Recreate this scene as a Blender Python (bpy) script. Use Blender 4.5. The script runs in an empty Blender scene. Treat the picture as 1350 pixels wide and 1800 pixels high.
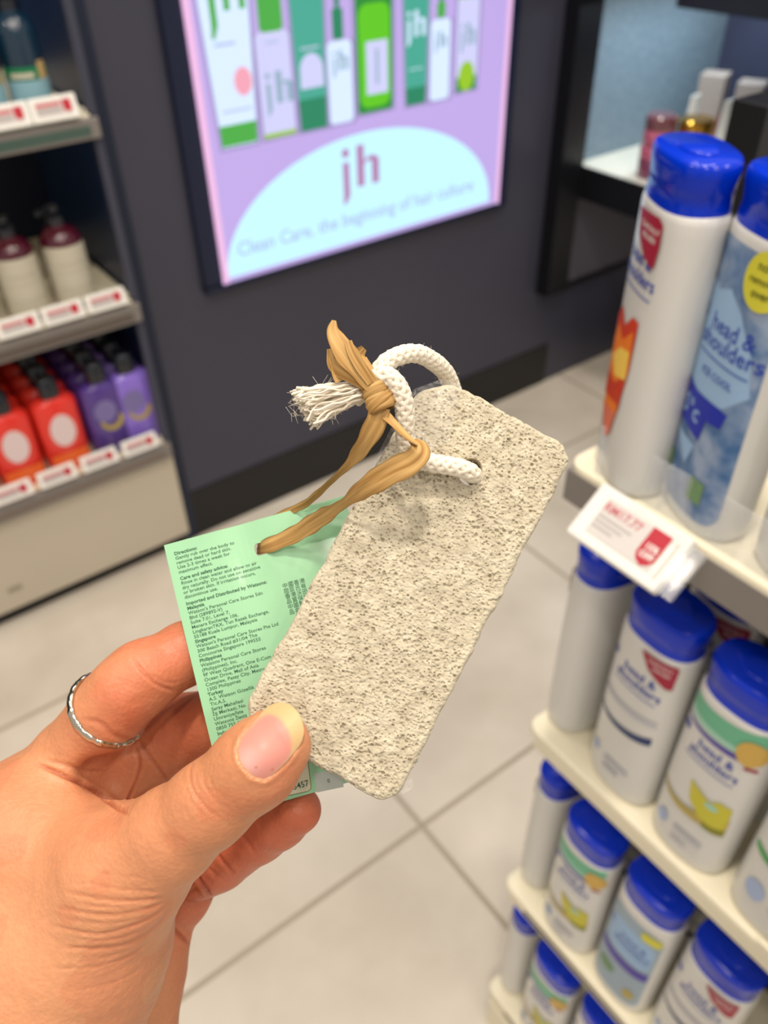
import bpy, bmesh, math, random
import numpy as np
from mathutils import Vector, Matrix
from mathutils.geometry import delaunay_2d_cdt
random.seed(7)
RNG = np.random.default_rng(7)
SC = bpy.context.scene
COL = SC.collection

# ------------------------------------------------------------------ camera
CAM_H = 1.45
YAW, PITCH, ROLL, FPX = 0.62284058, 0.69204255, -0.02245348, 1448.2
_f = Vector((math.sin(YAW)*math.cos(PITCH), math.cos(YAW)*math.cos(PITCH), -math.sin(PITCH)))
_r0 = _f.cross(Vector((0, 0, 1))).normalized(); _u0 = _r0.cross(_f)
_r = _r0*math.cos(ROLL) + _u0*math.sin(ROLL); _u = -_r0*math.sin(ROLL) + _u0*math.cos(ROLL)
CAM = Matrix(((_r.x, _u.x, -_f.x, 0), (_r.y, _u.y, -_f.y, 0), (_r.z, _u.z, -_f.z, CAM_H), (0, 0, 0, 1)))
cd = bpy.data.cameras.new('camera'); cam = bpy.data.objects.new('camera', cd); COL.objects.link(cam)
cam.matrix_world = CAM
cd.sensor_fit = 'VERTICAL'; cd.sensor_height = 24; cd.sensor_width = 18; cd.lens = FPX/1800*24
cd.clip_start = 0.01; cd.clip_end = 50
cd.dof.use_dof = True; cd.dof.focus_distance = 0.198; cd.dof.aperture_fstop = cd.lens/2.1
SC.camera = cam

# ------------------------------------------------------------------ light and exposure
SC.view_settings.view_transform = 'Standard'; SC.view_settings.look = 'None'
SC.view_settings.gamma = 1; SC.view_settings.use_curve_mapping = False
SC.view_settings.exposure = 0.12
w = bpy.data.worlds.new('store_air'); SC.world = w; w.use_nodes = True
w.node_tree.nodes['Background'].inputs[0].default_value = (1.0, 0.93, 0.85, 1)
w.node_tree.nodes['Background'].inputs[1].default_value = 0.50
LAMPS = [(0.12, 0.12, 3.1, 20), (-0.65, -0.75, 3.1, 9), (0.45, -0.85, 3.1, 6), (-0.9, 0.35, 3.1, 8), (0.2, 0.95, 3.1, 6), (1.2, 0.45, 3.1, 8),
         (0.0, -2.0, 3.1, 9), (1.3, 1.2, 3.1, 5), (-1.0, 1.1, 3.1, 6), (1.2, -0.9, 3.1, 9)]
for i, (x, y, z, e) in enumerate(LAMPS):
    l = bpy.data.lights.new('ceiling_spot', 'AREA'); l.shape = 'DISK'; l.size = 0.16; l.energy = e; l.color = (1, 0.90, 0.78)
    o = bpy.data.objects.new('ceiling_spot', l); COL.objects.link(o); o.location = (x, y, z)

# ------------------------------------------------------------------ helpers
def srgb(r, g, b):
    f = lambda c: (c/255/12.92) if c/255 <= 0.04045 else ((c/255+0.055)/1.055)**2.4
    return (f(r), f(g), f(b), 1)
MATS = {}
def mat(name, col, rough=0.5, metal=0.0, emit=None, trans=0, ior=1.45, sss=0, coat=0, spec=None, alpha=1):
    if name in MATS: return MATS[name]
    m = bpy.data.materials.new(name); m.use_nodes = True
    b = m.node_tree.nodes['Principled BSDF']
    b.inputs['Base Color'].default_value = col if len(col) == 4 else (*col, 1)
    b.inputs['Roughness'].default_value = rough; b.inputs['Metallic'].default_value = metal
    b.inputs['IOR'].default_value = ior
    if trans: b.inputs['Transmission Weight'].default_value = trans
    if coat: b.inputs['Coat Weight'].default_value = coat; b.inputs['Coat Roughness'].default_value = 0.08
    if spec is not None: b.inputs['Specular IOR Level'].default_value = spec
    if sss:
        b.inputs['Subsurface Weight'].default_value = sss; b.inputs['Subsurface Radius'].default_value = (1, .4, .2)
        b.inputs['Subsurface Scale'].default_value = 0.003
    if emit is not None:
        b.inputs['Emission Color'].default_value = col; b.inputs['Emission Strength'].default_value = emit
    b.inputs['Alpha'].default_value = alpha
    MATS[name] = m
    return m
def nodes(m): return m.node_tree.nodes, m.node_tree.links, m.node_tree.nodes['Principled BSDF']
def P(px, py, d):
    """photo position and depth in mm -> camera-frame mm"""
    return np.array([(px-675)*d/FPX, -(py-900)*d/FPX, -d])
def mesh_obj(name, verts, faces, mats, parent=None, midx=None, smooth=False, cols=None, uvs=None, space=None, loc=None):
    me = bpy.data.meshes.new(name)
    verts = np.asarray(verts, dtype=float)
    if space == 'cam':      # camera-frame millimetres -> world metres
        R = np.array(CAM)[:3, :3]; verts = (verts*0.001) @ R.T + np.array(CAM)[:3, 3]
    if loc is None and parent is None and space == 'cam':
        loc = Vector(verts.mean(0)); 
    if loc is not None and space == 'cam': verts = verts-np.array(loc)
    if space == 'cam' and parent is not None: verts = verts-np.array(parent.location)
    me.from_pydata([tuple(v) for v in verts], [], [tuple(int(i) for i in f) for f in faces])
    for m in (mats if isinstance(mats, (list, tuple)) else [mats]): me.materials.append(m)
    if midx is not None: me.polygons.foreach_set('material_index', np.asarray(midx, dtype=np.int32))
    if smooth: me.polygons.foreach_set('use_smooth', np.ones(len(me.polygons), dtype=bool))
    if cols is not None:
        a = me.color_attributes.new('Col', 'FLOAT_COLOR', 'POINT')
        c = np.ones((len(me.vertices), 4), dtype=np.float32); c[:, :3] = cols; a.data.foreach_set('color', c.ravel())
    if uvs is not None:
        ul = me.uv_layers.new(name='UVMap'); li = np.zeros(len(me.loops), dtype=np.int32); me.loops.foreach_get('vertex_index', li)
        ul.data.foreach_set('uv', np.asarray(uvs, dtype=np.float32)[li].ravel())
    me.update(); me.validate()
    o = bpy.data.objects.new(name, me); COL.objects.link(o)
    if parent is not None: o.parent = parent
    if loc is not None: o.location = loc
    return o
class MB:
    def __init__(s): s.v = []; s.f = []; s.m = []
    def add(s, V, F, mi=0):
        n = len(s.v); s.v += [tuple(v) for v in V]; s.f += [tuple(i+n for i in f) for f in F]; s.m += [mi]*len(F); return s
    def box(s, a, b, mi=0, bev=0):
        bm = bmesh.new(); bmesh.ops.create_cube(bm, size=1)
        for v in bm.verts: v.co = Vector([(a[i]+b[i])/2 + v.co[i]*(b[i]-a[i]) for i in range(3)])
        if bev: bmesh.ops.bevel(bm, geom=bm.edges[:], offset=bev, segments=3, affect='EDGES', profile=0.5)
        return s.bm(bm, mi)
    def bm(s, bm, mi=0):
        bm.verts.index_update(); s.add([v.co[:] for v in bm.verts], [[v.index for v in f.verts] for f in bm.faces], mi); bm.free(); return s
    def slab(s, poly, z0, z1, mi=0, bev=0):     # polygon in XY extruded in Z
        bm = bmesh.new(); vs = [bm.verts.new((x, y, z0)) for x, y in poly]; f = bm.faces.new(vs)
        r = bmesh.ops.extrude_face_region(bm, geom=[f]); bmesh.ops.translate(bm, verts=[g for g in r['geom'] if isinstance(g, bmesh.types.BMVert)], vec=(0, 0, z1-z0))
        bmesh.ops.recalc_face_normals(bm, faces=bm.faces[:])
        if bev: bmesh.ops.bevel(bm, geom=bm.edges[:], offset=bev, segments=2, affect='EDGES', profile=0.5)
        return s.bm(bm, mi)
    def loft(s, rings, mi=0, cap=True, closed=True):
        n = len(rings[0]); V = [p for r in rings for p in r]; F = []
        for i in range(len(rings)-1):
            for j in range(n if closed else n-1):
                F.append((i*n+j, i*n+(j+1) % n, (i+1)*n+(j+1) % n, (i+1)*n+j))
        if cap: F.append(tuple(range(n))[::-1]); F.append(tuple((len(rings)-1)*n+j for j in range(n)))
        return s.add(V, F, mi)
    def lathe(s, prof, mi=0, n=32, c=(0, 0)):
        return s.loft([[(c[0]+r*math.cos(2*math.pi*j/n), c[1]+r*math.sin(2*math.pi*j/n), z) for j in range(n)] for r, z in prof], mi)
    def obj(s, name, mats, parent=None, smooth=False, loc=None, angle=None):
        o = mesh_obj(name, s.v, s.f, mats, parent, s.m, smooth=smooth or bool(angle), loc=loc)
        if angle:
            me = o.data
            me.set_sharp_from_angle(angle=math.radians(angle))
        return o
def tag(o, label=None, cat=None, group=None, kind=None):
    if label: o['label'] = label
    if cat: o['category'] = cat
    if group: o['group'] = group
    if kind: o['kind'] = kind
    return o
def thing(name, label, cat, loc=(0, 0, 0), rz=0, group=None):
    o = bpy.data.objects.new(name, None); COL.objects.link(o); o.location = loc; o.rotation_euler = (0, 0, rz); o.empty_display_size = 0.02
    return tag(o, label, cat, group)
def copy_thing(root, loc, rz, label, group=None):
    r = root.copy(); COL.objects.link(r); r.location = loc; r.rotation_euler = (0, 0, rz); tag(r, label, None, group)
    def rec(a, b):
        for ch in [c for c in bpy.data.objects if c.parent == a]:
            d = ch.copy(); COL.objects.link(d); d.parent = b; rec(ch, d)
    rec(root, r); return r
def struct(o): o['kind'] = 'structure'; return o
_TC = {}
def text2d(s, size, bold=0.0, align='LEFT', width=None, space=1.0):
    k = (s, bold, align, space)
    if k not in _TC:
        cu = bpy.data.curves.new('t', 'FONT'); cu.body = s; cu.size = 1; cu.offset = bold; cu.align_x = align; cu.resolution_u = 2; cu.space_character = space
        ob = bpy.data.objects.new('t', cu); COL.objects.link(ob)
        dg = bpy.context.evaluated_depsgraph_get(); me = bpy.data.meshes.new_from_object(ob.evaluated_get(dg))
        V = np.array([v.co[:2] for v in me.vertices]).reshape(-1, 2); F = [tuple(p.vertices) for p in me.polygons]
        bpy.data.objects.remove(ob); bpy.data.curves.remove(cu); bpy.data.meshes.remove(me)
        _TC[k] = (V, F)
    V, F = _TC[k]; V = V*size
    if width and len(V): V = V.copy(); w0 = V[:, 0].max()-V[:, 0].min(); V[:, 0] *= width/w0
    return V, F
def shape2d(poly, step):
    """outline -> triangulated patch with inner points, so it can be bent round a surface"""
    pts = []
    n = len(poly)
    for i in range(n):
        a = np.array(poly[i], float); b = np.array(poly[(i+1) % n], float); k = max(1, int(np.linalg.norm(b-a)/step))
        for j in range(k): pts.append(tuple(a+(b-a)*j/k))
    m = len(pts); A = np.array(pts); lo = A.min(0); hi = A.max(0)
    inner = [(x, y) for x in np.arange(lo[0]+step/2, hi[0], step) for y in np.arange(lo[1]+step/2, hi[1], step)]
    def inside(p):
        c = False; j = m-1
        for i in range(m):
            if (A[i][1] > p[1]) != (A[j][1] > p[1]) and p[0] < (A[j][0]-A[i][0])*(p[1]-A[i][1])/(A[j][1]-A[i][1])+A[i][0]: c = not c
            j = i
        return c
    inner = [p for p in inner if inside(p) and np.min(np.hypot(A[:, 0]-p[0], A[:, 1]-p[1])) > step*.3]
    V, E, F, *_ = delaunay_2d_cdt([Vector(p) for p in pts+inner], [(i, (i+1) % m) for i in range(m)], [list(range(m))], 1, 1e-7)
    return np.array([v[:] for v in V]), [tuple(f) for f in F]
def ell(cx, cy, rx, ry, n=28, a0=0, a1=360): return [(cx+rx*math.cos(math.radians(a0+(a1-a0)*i/n)), cy+ry*math.sin(math.radians(a0+(a1-a0)*i/n))) for i in range(n)]
def rrect(x0, y0, x1, y1, r, n=5):
    p = []
    for cx, cy, a in ((x1-r, y1-r, 0), (x0+r, y1-r, 90), (x0+r, y0+r, 180), (x1-r, y0+r, 270)):
        p += [(cx+r*math.cos(math.radians(a+90*i/n)), cy+r*math.sin(math.radians(a+90*i/n))) for i in range(n+1)]
    return p

# ------------------------------------------------------------------ materials with nodes
def speckle(m, scale, c1, c2, fac=0.5, bump=0.0, coord='Object', detail=4):
    N, L, b = nodes(m); tc = N.new('ShaderNodeTexCoord'); t = N.new('ShaderNodeTexNoise'); t.inputs['Scale'].default_value = scale; t.inputs['Detail'].default_value = detail
    L.new(tc.outputs[coord], t.inputs['Vector']); r = N.new('ShaderNodeValToRGB'); r.color_ramp.elements[0].color = c1; r.color_ramp.elements[1].color = c2
    r.color_ramp.elements[0].position = .5-fac/2; r.color_ramp.elements[1].position = .5+fac/2
    L.new(t.outputs['Fac'], r.inputs[0]); L.new(r.outputs[0], b.inputs['Base Color'])
    if bump:
        bp = N.new('ShaderNodeBump'); bp.inputs['Strength'].default_value = 1; bp.inputs['Distance'].default_value = bump; L.new(t.outputs['Fac'], bp.inputs['Height']); L.new(bp.outputs[0], b.inputs['Normal'])
    return m
m_floor = mat('floor_tile', srgb(208, 196, 182), 0.32)
N, L, b = nodes(m_floor)
tc = N.new('ShaderNodeTexCoord'); sx = N.new('ShaderNodeSeparateXYZ'); L.new(tc.outputs['Object'], sx.inputs[0])
def mth(op, a, bb=None, c=None):
    n = N.new('ShaderNodeMath'); n.operation = op
    for i, v in enumerate((a, bb, c)):
        if v is None: continue
        if isinstance(v, (int, float)): n.inputs[i].default_value = v
        else: L.new(v, n.inputs[i])
    return n.outputs[0]
TILE = 0.706
def grout(out, off):
    return mth('LESS_THAN', mth('ABSOLUTE', mth('SUBTRACT', mth('MODULO', mth('ADD', out, 10*TILE-off+TILE/2), TILE), TILE/2)), 0.0052)
g = mth('MAXIMUM', grout(sx.outputs[0], 0.525), grout(sx.outputs[1], 0.631))
nz = N.new('ShaderNodeTexNoise'); nz.inputs['Scale'].default_value = 3.0; nz.inputs['Detail'].default_value = 5; L.new(tc.outputs['Object'], nz.inputs['Vector'])
rp = N.new('ShaderNodeValToRGB'); rp.color_ramp.elements[0].color = srgb(202, 192, 176); rp.color_ramp.elements[1].color = srgb(226, 217, 203)
rp.color_ramp.elements[0].position = .35; rp.color_ramp.elements[1].position = .65; L.new(nz.outputs['Fac'], rp.inputs[0])
mx = N.new('ShaderNodeMix'); mx.data_type = 'RGBA'; L.new(g, mx.inputs[0]); L.new(rp.outputs[0], mx.inputs[6]); mx.inputs[7].default_value = srgb(172, 160, 142)
L.new(mx.outputs[2], b.inputs['Base Color'])
rg = mth('ADD', mth('MULTIPLY', g, 0.4), 0.3); L.new(rg, b.inputs['Roughness'])

m_wall = speckle(mat('charcoal_panel', srgb(66, 66, 72), 0.38), 2.0, srgb(56, 57, 71), srgb(64, 64, 79), 0.6)
m_black = mat('black_metal', srgb(14, 15, 20), 0.35)
m_base = mat('black_skirting', srgb(24, 23, 24), 0.5)
m_navy = mat('shaded_interior_navy', srgb(10, 22, 44), 0.5)  # shade of the shelf recesses put into the navy colour
m_cream = mat('cream_steel', srgb(242, 234, 208), 0.4)
m_creamp = mat('cream_panel', srgb(196, 186, 168), 0.45)
m_rail = mat('grey_rail', srgb(128, 122, 118), 0.35)
m_white = mat('white_plastic', srgb(235, 233, 228), 0.3, coat=.3)
m_tagw = mat('tag_white', srgb(240, 238, 232), 0.35)
m_screen = mat('tag_screen', srgb(214, 208, 204), 0.4)
m_red = mat('tag_red', srgb(186, 30, 52), 0.4)
m_grey = mat('print_grey', srgb(120, 118, 122), 0.6)
m_acr = mat('clear_acrylic', (0.9, 0.92, 0.95, 1), 0.06, alpha=.2)
m_blue = mat('blue_cap_plastic', srgb(0, 48, 196), .16, spec=.4)
m_bluedk = mat('print_blue', srgb(40, 66, 168), 0.4)
m_navyp = mat('print_navy', srgb(24, 50, 104), 0.4)

# ------------------------------------------------------------------ setting
WY = 1.65
X0 = 0.55
struct(MB().add([(-3, -3, 0), (4.5, -3, 0), (4.5, 3, 0), (-3, 3, 0)], [(0, 1, 2, 3)]).obj('floor', m_floor))
struct(MB().box((0.565, WY, 0.0), (4.5, WY+0.08, 2.9)).obj('wall_back', m_wall))
struct(MB().box((0.565, WY-0.004, 0.0), (1.86, WY, 0.143)).obj('baseboard_back', m_base))
struct(MB().box((0.545, WY-0.006, 0.0), (0.568, WY+0.5, 2.9)).obj('trim_1', mat('dark_trim', srgb(20, 30, 52), .45)))
struct(MB().box((-3, 2.12, 0.0), (0.545, 2.16, 2.9)).obj('wall_left', m_navy))

# ------------------------------------------------------------------ light box poster
LX0, LX1, LZ0, LZ1 = 0.742, 1.567, 0.672, 1.72
lb = thing('light_box', 'glowing pink and pale blue advertising light box on the charcoal wall', 'light box', (1.155, WY, 0.672))
def lbp(x, z, e): return (x-1.155, -e, z-0.672)
def em(name, c, s=0.9):
    m = mat(name, c, 0.4, emit=s); m.node_tree.nodes['Principled BSDF'].inputs['Base Color'].default_value = (.02, .02, .02, 1); return m
fr = MB()
fr.box(lbp(LX0-.043, LZ0-.004, .0), lbp(LX0, LZ1, .018)); fr.box(lbp(LX1, LZ0-.004, 0), lbp(LX1+.036, LZ1, .018)); fr.box(lbp(LX0-.043, LZ0-.02, 0), lbp(LX1+.036, LZ0, .018))
fr.obj('frame', mat('light_box_halo', srgb(12, 24, 52), .4), lb)  # dark halo around the glow, put in as navy strips
sc_ = MB().box(lbp(LX0, LZ0, 0), lbp(LX1, LZ1, .026), bev=.003); sc_.obj('screen', em('poster_pink', srgb(196, 172, 236), 0.91), lb)
ledge = MB()
for xa, xb in ((LX0-.001, LX0+.012), (LX1-.012, LX1+.001)): MB().box(lbp(xa, LZ0, .02), lbp(xb, LZ1, .0275)).obj('edge_trim', em('poster_edge', srgb(238, 186, 226), 1.00), lb)
PE = [0.0263]
def flat(parts, name, parent=lb):
    """parts: list of (V2d, F, material) in poster metres from the lower left corner"""
    PE[0] += 0.0001; mb = MB(); ms = []
    for V, F, m in parts:
        if m not in ms: ms.append(m)
        mb.add([lbp(LX0+x, LZ0+z, PE[0]+0.00004*ms.index(m)) for x, z in V], F, ms.index(m))
    return mb.obj(name, ms, parent)
def S2(poly, m): return ([tuple(p) for p in poly], [tuple(range(len(poly)))], m)
def T2(s, x, z, size, m, bold=0.01, align='CENTER', width=None, rot=0):
    V, F = text2d(s, size, bold, align, width); c, sn = math.cos(rot), math.sin(rot)
    return ([(x+a*c-b_*sn, z+a*sn+b_*c) for a, b_ in V], F, m)
e_arc = em('poster_arc', srgb(190, 238, 255), 1.06); e_arc2 = em('poster_glow', srgb(212, 246, 255), 1.10); e_txt = em('poster_mauve', srgb(196, 140, 190), 0.78)
e_txt2 = em('poster_line', srgb(176, 192, 230), 0.89); e_wh = em('poster_white', srgb(208, 226, 252), 1.06); e_lil = em('poster_lilac', srgb(204, 204, 244), 1.00)
e_gr = em('poster_green', srgb(70, 176, 66), 0.89); e_teal = em('poster_teal', srgb(66, 172, 150), 0.89); e_dteal = em('poster_dark_teal', srgb(20, 140, 100), 0.83)
e_lime = em('poster_lime', srgb(92, 200, 10), 0.94); e_limed = em('poster_leaf', srgb(24, 150, 50), 0.78); e_pk = em('poster_peach', srgb(238, 160, 180), 1.00)
e_sg = em('poster_sage', srgb(150, 180, 200), 0.89); e_yg = em('poster_yellow_green', srgb(150, 200, 30), 0.94); e_sh = em('poster_shadow', srgb(166, 150, 206), 0.83)
W = LX1-LX0
arc = [(0.004, 0.010)]+[(.40+.39*math.cos(math.radians(a)), .012+.240*math.sin(math.radians(a))) for a in range(180, -1, -6)]+[(.79, 0.010)]
flat([S2(arc, e_arc)], 'arch_panel')
def jh(x0, z0, w_, h_, m, k=1.0):
    """the letters j and h as upright strokes: x0, z0 = lower left of the h, w_ = full width, h_ = full height of the h"""
    sw = w_*.20*k; d_ = .35*h_
    J = [(x0+.02*w_, z0-d_*.95), (x0+.10*w_, z0-d_), (x0+.22*w_, z0-d_*.5), (x0+.22*w_, z0+h_*.66), (x0+.05*w_, z0+h_*.66), (x0+.05*w_, z0-d_*.5)]
    dt = ell(x0+.135*w_, z0+h_*.88, .10*w_, .10*w_, 10)
    H1 = [(x0+.42*w_, z0), (x0+.42*w_+sw, z0), (x0+.42*w_+sw, z0+h_), (x0+.42*w_, z0+h_)]
    H2 = [(x0+.42*w_+sw, z0+h_*.50), (x0+.70*w_, z0+h_*.60), (x0+.82*w_, z0+h_*.56), (x0+.82*w_, z0), (x0+.82*w_+sw, z0), (x0+.82*w_+sw, z0+h_*.60), (x0+.90*w_, z0+h_*.70), (x0+.75*w_, z0+h_*.70), (x0+.42*w_+sw, z0+h_*.60)]
    return [S2(J, m), S2(dt, m), S2(H1, m), S2(H2, m)]
flat(jh(.325, .135, .105, .092, e_txt)+[T2('Clean Care, the beginning of hair culture', .386, .052, .045, e_txt2, .012, width=.69)], 'slogan')
def prod(cx, z0, w, h, body, foot=None, footh=.05, extra=()):
    p = [S2([(cx-w/2-.006, z0-.006), (cx+w/2+.006, z0-.004), (cx+w*.55+.004, z0+h), (cx-w*.55-.004, z0+h)], e_sh), S2(rrect(cx-w/2, z0, cx+w/2, z0+h, min(.01, w*.2)), body)]
    if foot: p.append(S2([(cx-w/2, z0), (cx+w/2, z0), (cx+w/2, z0+footh), (cx-w/2, z0+footh)], foot))
    return p+list(extra)
def taper(cx, z0, w0, w1, h, m): return S2([(cx-w0/2, z0), (cx+w0/2, z0), (cx+w1/2, z0+h), (cx-w1/2, z0+h)], m)
PR = [
 ('tube_picture', [taper(.080, .274, .094, .150, .60, e_sh), taper(.080, .28, .082, .138, .60, e_wh), taper(.080, .282, .082, .086, .040, e_gr), S2(ell(.103, .397, .020, .026), e_pk), S2(rrect(.05, .345, .115, .349, .001), e_txt2), S2(rrect(.05, .463, .095, .468, .001), e_txt2)]+jh(.045, .52, .082, .13, e_gr, .8)),
 ('spray_picture', prod(.177, .281, .078, .195, e_lil, e_yg, .009, jh(.150, .345, .062, .060, e_sg, 1.2)+[S2(rrect(.150, .475, .204, .62, .01), e_gr), S2(rrect(.16, .455, .19, .459, .001), e_txt2)])),
 ('cream_tube_picture', [taper(.262, .275, .078, .104, .5, e_sh), taper(.262, .28, .067, .092, .5, e_teal), taper(.262, .28, .067, .070, .062, e_dteal), S2([(.235, .362), (.293, .362)]+ell(.264, .395, .029, .032, 12, 0, 180), e_lil), S2(rrect(.24, .435, .285, .438, .001), e_lil)]),
 ('serum_picture', prod(.335, .281, .062, .16, e_wh, None, .05, jh(.316, .385, .038, .038, e_sg, 1.2)+[S2(rrect(.320, .443, .347, .50, .005), e_dteal), S2(rrect(.327, .50, .340, .56, .005), e_dteal)])),
 ('shampoo_picture', prod(.426, .290, .096, .235, e_limed, None, .05, [S2(rrect(.385, .300, .468, .500, .022), e_lime), S2([(.403, .326), (.461, .326), (.461, .430), (.403, .430)], e_lil), S2(ell(.430, .320, .016, .020), e_limed), S2(rrect(.428, .345, .436, .415, .001), e_sg)])),
 ('gel_tube_picture', [taper(.540, .282, .066, .094, .4, e_sh), taper(.540, .287, .056, .084, .4, e_teal), taper(.540, .287, .056, .060, .036, e_dteal), S2(rrect(.52, .36, .56, .362, .001), e_wh)]+jh(.513, .425, .052, .050, e_wh, 1.0)),
 ('ampoule_picture', prod(.610, .286, .058, .165, e_wh, None, .05, jh(.592, .395, .034, .032, e_sg, 1.2)+[S2(rrect(.598, .453, .622, .485, .005), e_gr), S2(rrect(.604, .485, .616, .53, .004), e_dteal)])),
 ('box_picture', prod(.691, .294, .066, .195, e_lil, None, .05, [S2([(.660, .294), (.722, .294), (.722, .325), (.660, .325)], e_limed), S2(ell(.691, .325, .024, .032), e_yg)]+jh(.668, .39, .044, .045, e_sg, 1.2)+[S2(rrect(.656, .484, .726, .50, .003), e_yg)])),
]
for n_, p_ in PR: flat(p_, n_)

# ------------------------------------------------------------------ left shelving unit
SH_Z = [(1.062, 1.022), (0.700, 0.655), (0.345, 0.300)]
YF = 1.615
unit = thing('display_shelving', 'dark wall display unit with cream lower panel and three product shelves', 'shelving', (0.0, YF, 0))
MB().box((-1.2, .005, .045), (.538, .03, .292), bev=.003).obj('lower_panel', m_creamp, unit)
MB().box((-1.2, .03, .0), (.53, .10, .045)).obj('toe_kick', m_base, unit)
MB().box((.085, .002, .100), (.117, .006, .112), bev=.002).obj('panel_sticker', mat('sticker_grey', srgb(150, 140, 122), .5), unit)
MB().box((-1.2, .49, .0), (.54, .505, 2.4)).obj('back_panel', m_navy, unit)
MB().box((.538, .03, .0), (.546, .5, 2.4)).obj('side_panel', mat('side_panel_blue', srgb(24, 44, 78), .35), unit)
MB().box((.522, .0, .3), (.5375, .014, 2.4)).obj('upright', mat('upright_grey', srgb(62, 64, 80), .4), unit)
for k, (zt, zb) in enumerate(SH_Z):
    mb = MB(); mb.box((-1.2, .0, zt-.012), (.532, .48, zt), 0, .002)
    s_ = mb.obj('shelf', m_cream, unit)
    rl = MB(); rl.box((-1.2, -.012, zb), (.534, .0, zt-.004), 0, .003); rl.box((-1.2, -.0135, zb+.008), (.515, -.0118, zb+.024), 1)
    rl.obj('price_rail', [m_rail, mat('rail_insert_'+str(k), (srgb(70, 92, 84), srgb(96, 86, 80), srgb(120, 108, 100))[k], .25)], s_)

def price_tag(name, label, w, h, loc, rz, tilt, badge='', detail=False, group=None):
    t = thing(name, label, 'price tag', loc, rz, group); t.rotation_euler = (tilt, 0, rz)
    # local frame: face looks along -Y, x right, z up
    d = .011
    MB().box((-w/2, 0, -h/2), (w/2, d, h/2), 0, .0025).obj('case', m_tagw, t)
    sw0, sw1 = -w*.40, w*.38
    if detail: sw0, sw1 = -w*.34, w*.36
    s = MB().box((sw0, -.0006, -h*.30), (sw1, .0, h*.34)).obj('screen', m_screen, t)
    mb = MB()
    bx0 = sw1-w*.20
    shield = [(bx0, h*.30), (sw1-.001, h*.30), (sw1-.001, -h*.12), ((bx0+sw1)/2, -h*.22), (bx0, -h*.12)] if not badge else [(bx0, h*.33), (sw1-.0005, h*.33), (sw1-.0005, -h*.13), (sw1-.003, -h*.22), ((bx0+sw1)/2, -h*.28), (bx0+.0025, -h*.22), (bx0, -h*.13)]
    mb.add([(x, -.0009, z) for x, z in shield], [tuple(range(len(shield)))], 0)
    if detail:
        V, F = text2d('RM17.77', h*.20, .02); mb.add([(sw0+.001+x, -.0009, h*.13+z) for x, z in V], F, 1)
        V, F = text2d('15%', h*.14, .03, 'CENTER'); mb.add([((bx0+sw1)/2+x, -.0011, -.01*h+z) for x, z in V], F, 3)
        V, F = text2d('OFF', h*.14, .03, 'CENTER'); mb.add([((bx0+sw1)/2+x, -.0011, -.15*h+z) for x, z in V], F, 3)
        for q in range(3):
            mb.add([(sw0+.001, -.0009, h*(.04-.09*q)), (sw0+w*(.38-.07*q), -.0009, h*(.04-.09*q)), (sw0+w*(.38-.07*q), -.0009, h*(.01-.09*q)), (sw0+.001, -.0009, h*(.01-.09*q))], [(0, 1, 2, 3)], 2)
    else:
        mb.add([(sw0+.001, -.0009, h*.24), (bx0-.003, -.0009, h*.24), (bx0-.003, -.0009, h*.08), (sw0+.001, -.0009, h*.08)], [(0, 1, 2, 3)], 1)
        mb.add([(sw0+.001, -.0009, h*.03), (bx0-.003, -.0009, h*.03), (bx0-.003, -.0009, -h*.18), (sw0+.001, -.0009, -h*.18)], [(0, 1, 2, 3)], 2)
    mb.obj('print', [m_red, mat('tag_red_pale', srgb(202, 110, 116), .5), mat('tag_grey_pale', srgb(176, 170, 168), .5), m_white], s)
    if detail:
        MB().box((w*.415, -.0006, -h*.33), (w*.44, 0, h*.32)).obj('groove', mat('tag_groove', srgb(206, 204, 196), .5), t)
    return t
TG = [(0, (.46, .375, .29, .205)), (1, (.467, .378, .289, .2)), (2, (.462, .365, .268, .17))]
nm = ['top', 'middle', 'bottom']; what = [('rightmost', 'second from right', 'third from right', 'fourth from right')]*3
for k, xs in TG:
    zt = SH_Z[k][0]
    for q, x in enumerate(xs):
        price_tag('price_tag', 'white price tag with red badge, %s on the %s wall shelf' % (what[k][q], nm[k]), .083, .036 if k else .04, (x, YF-.014, zt+.022), 0, -.35, group='price tags along the wall display')

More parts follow.
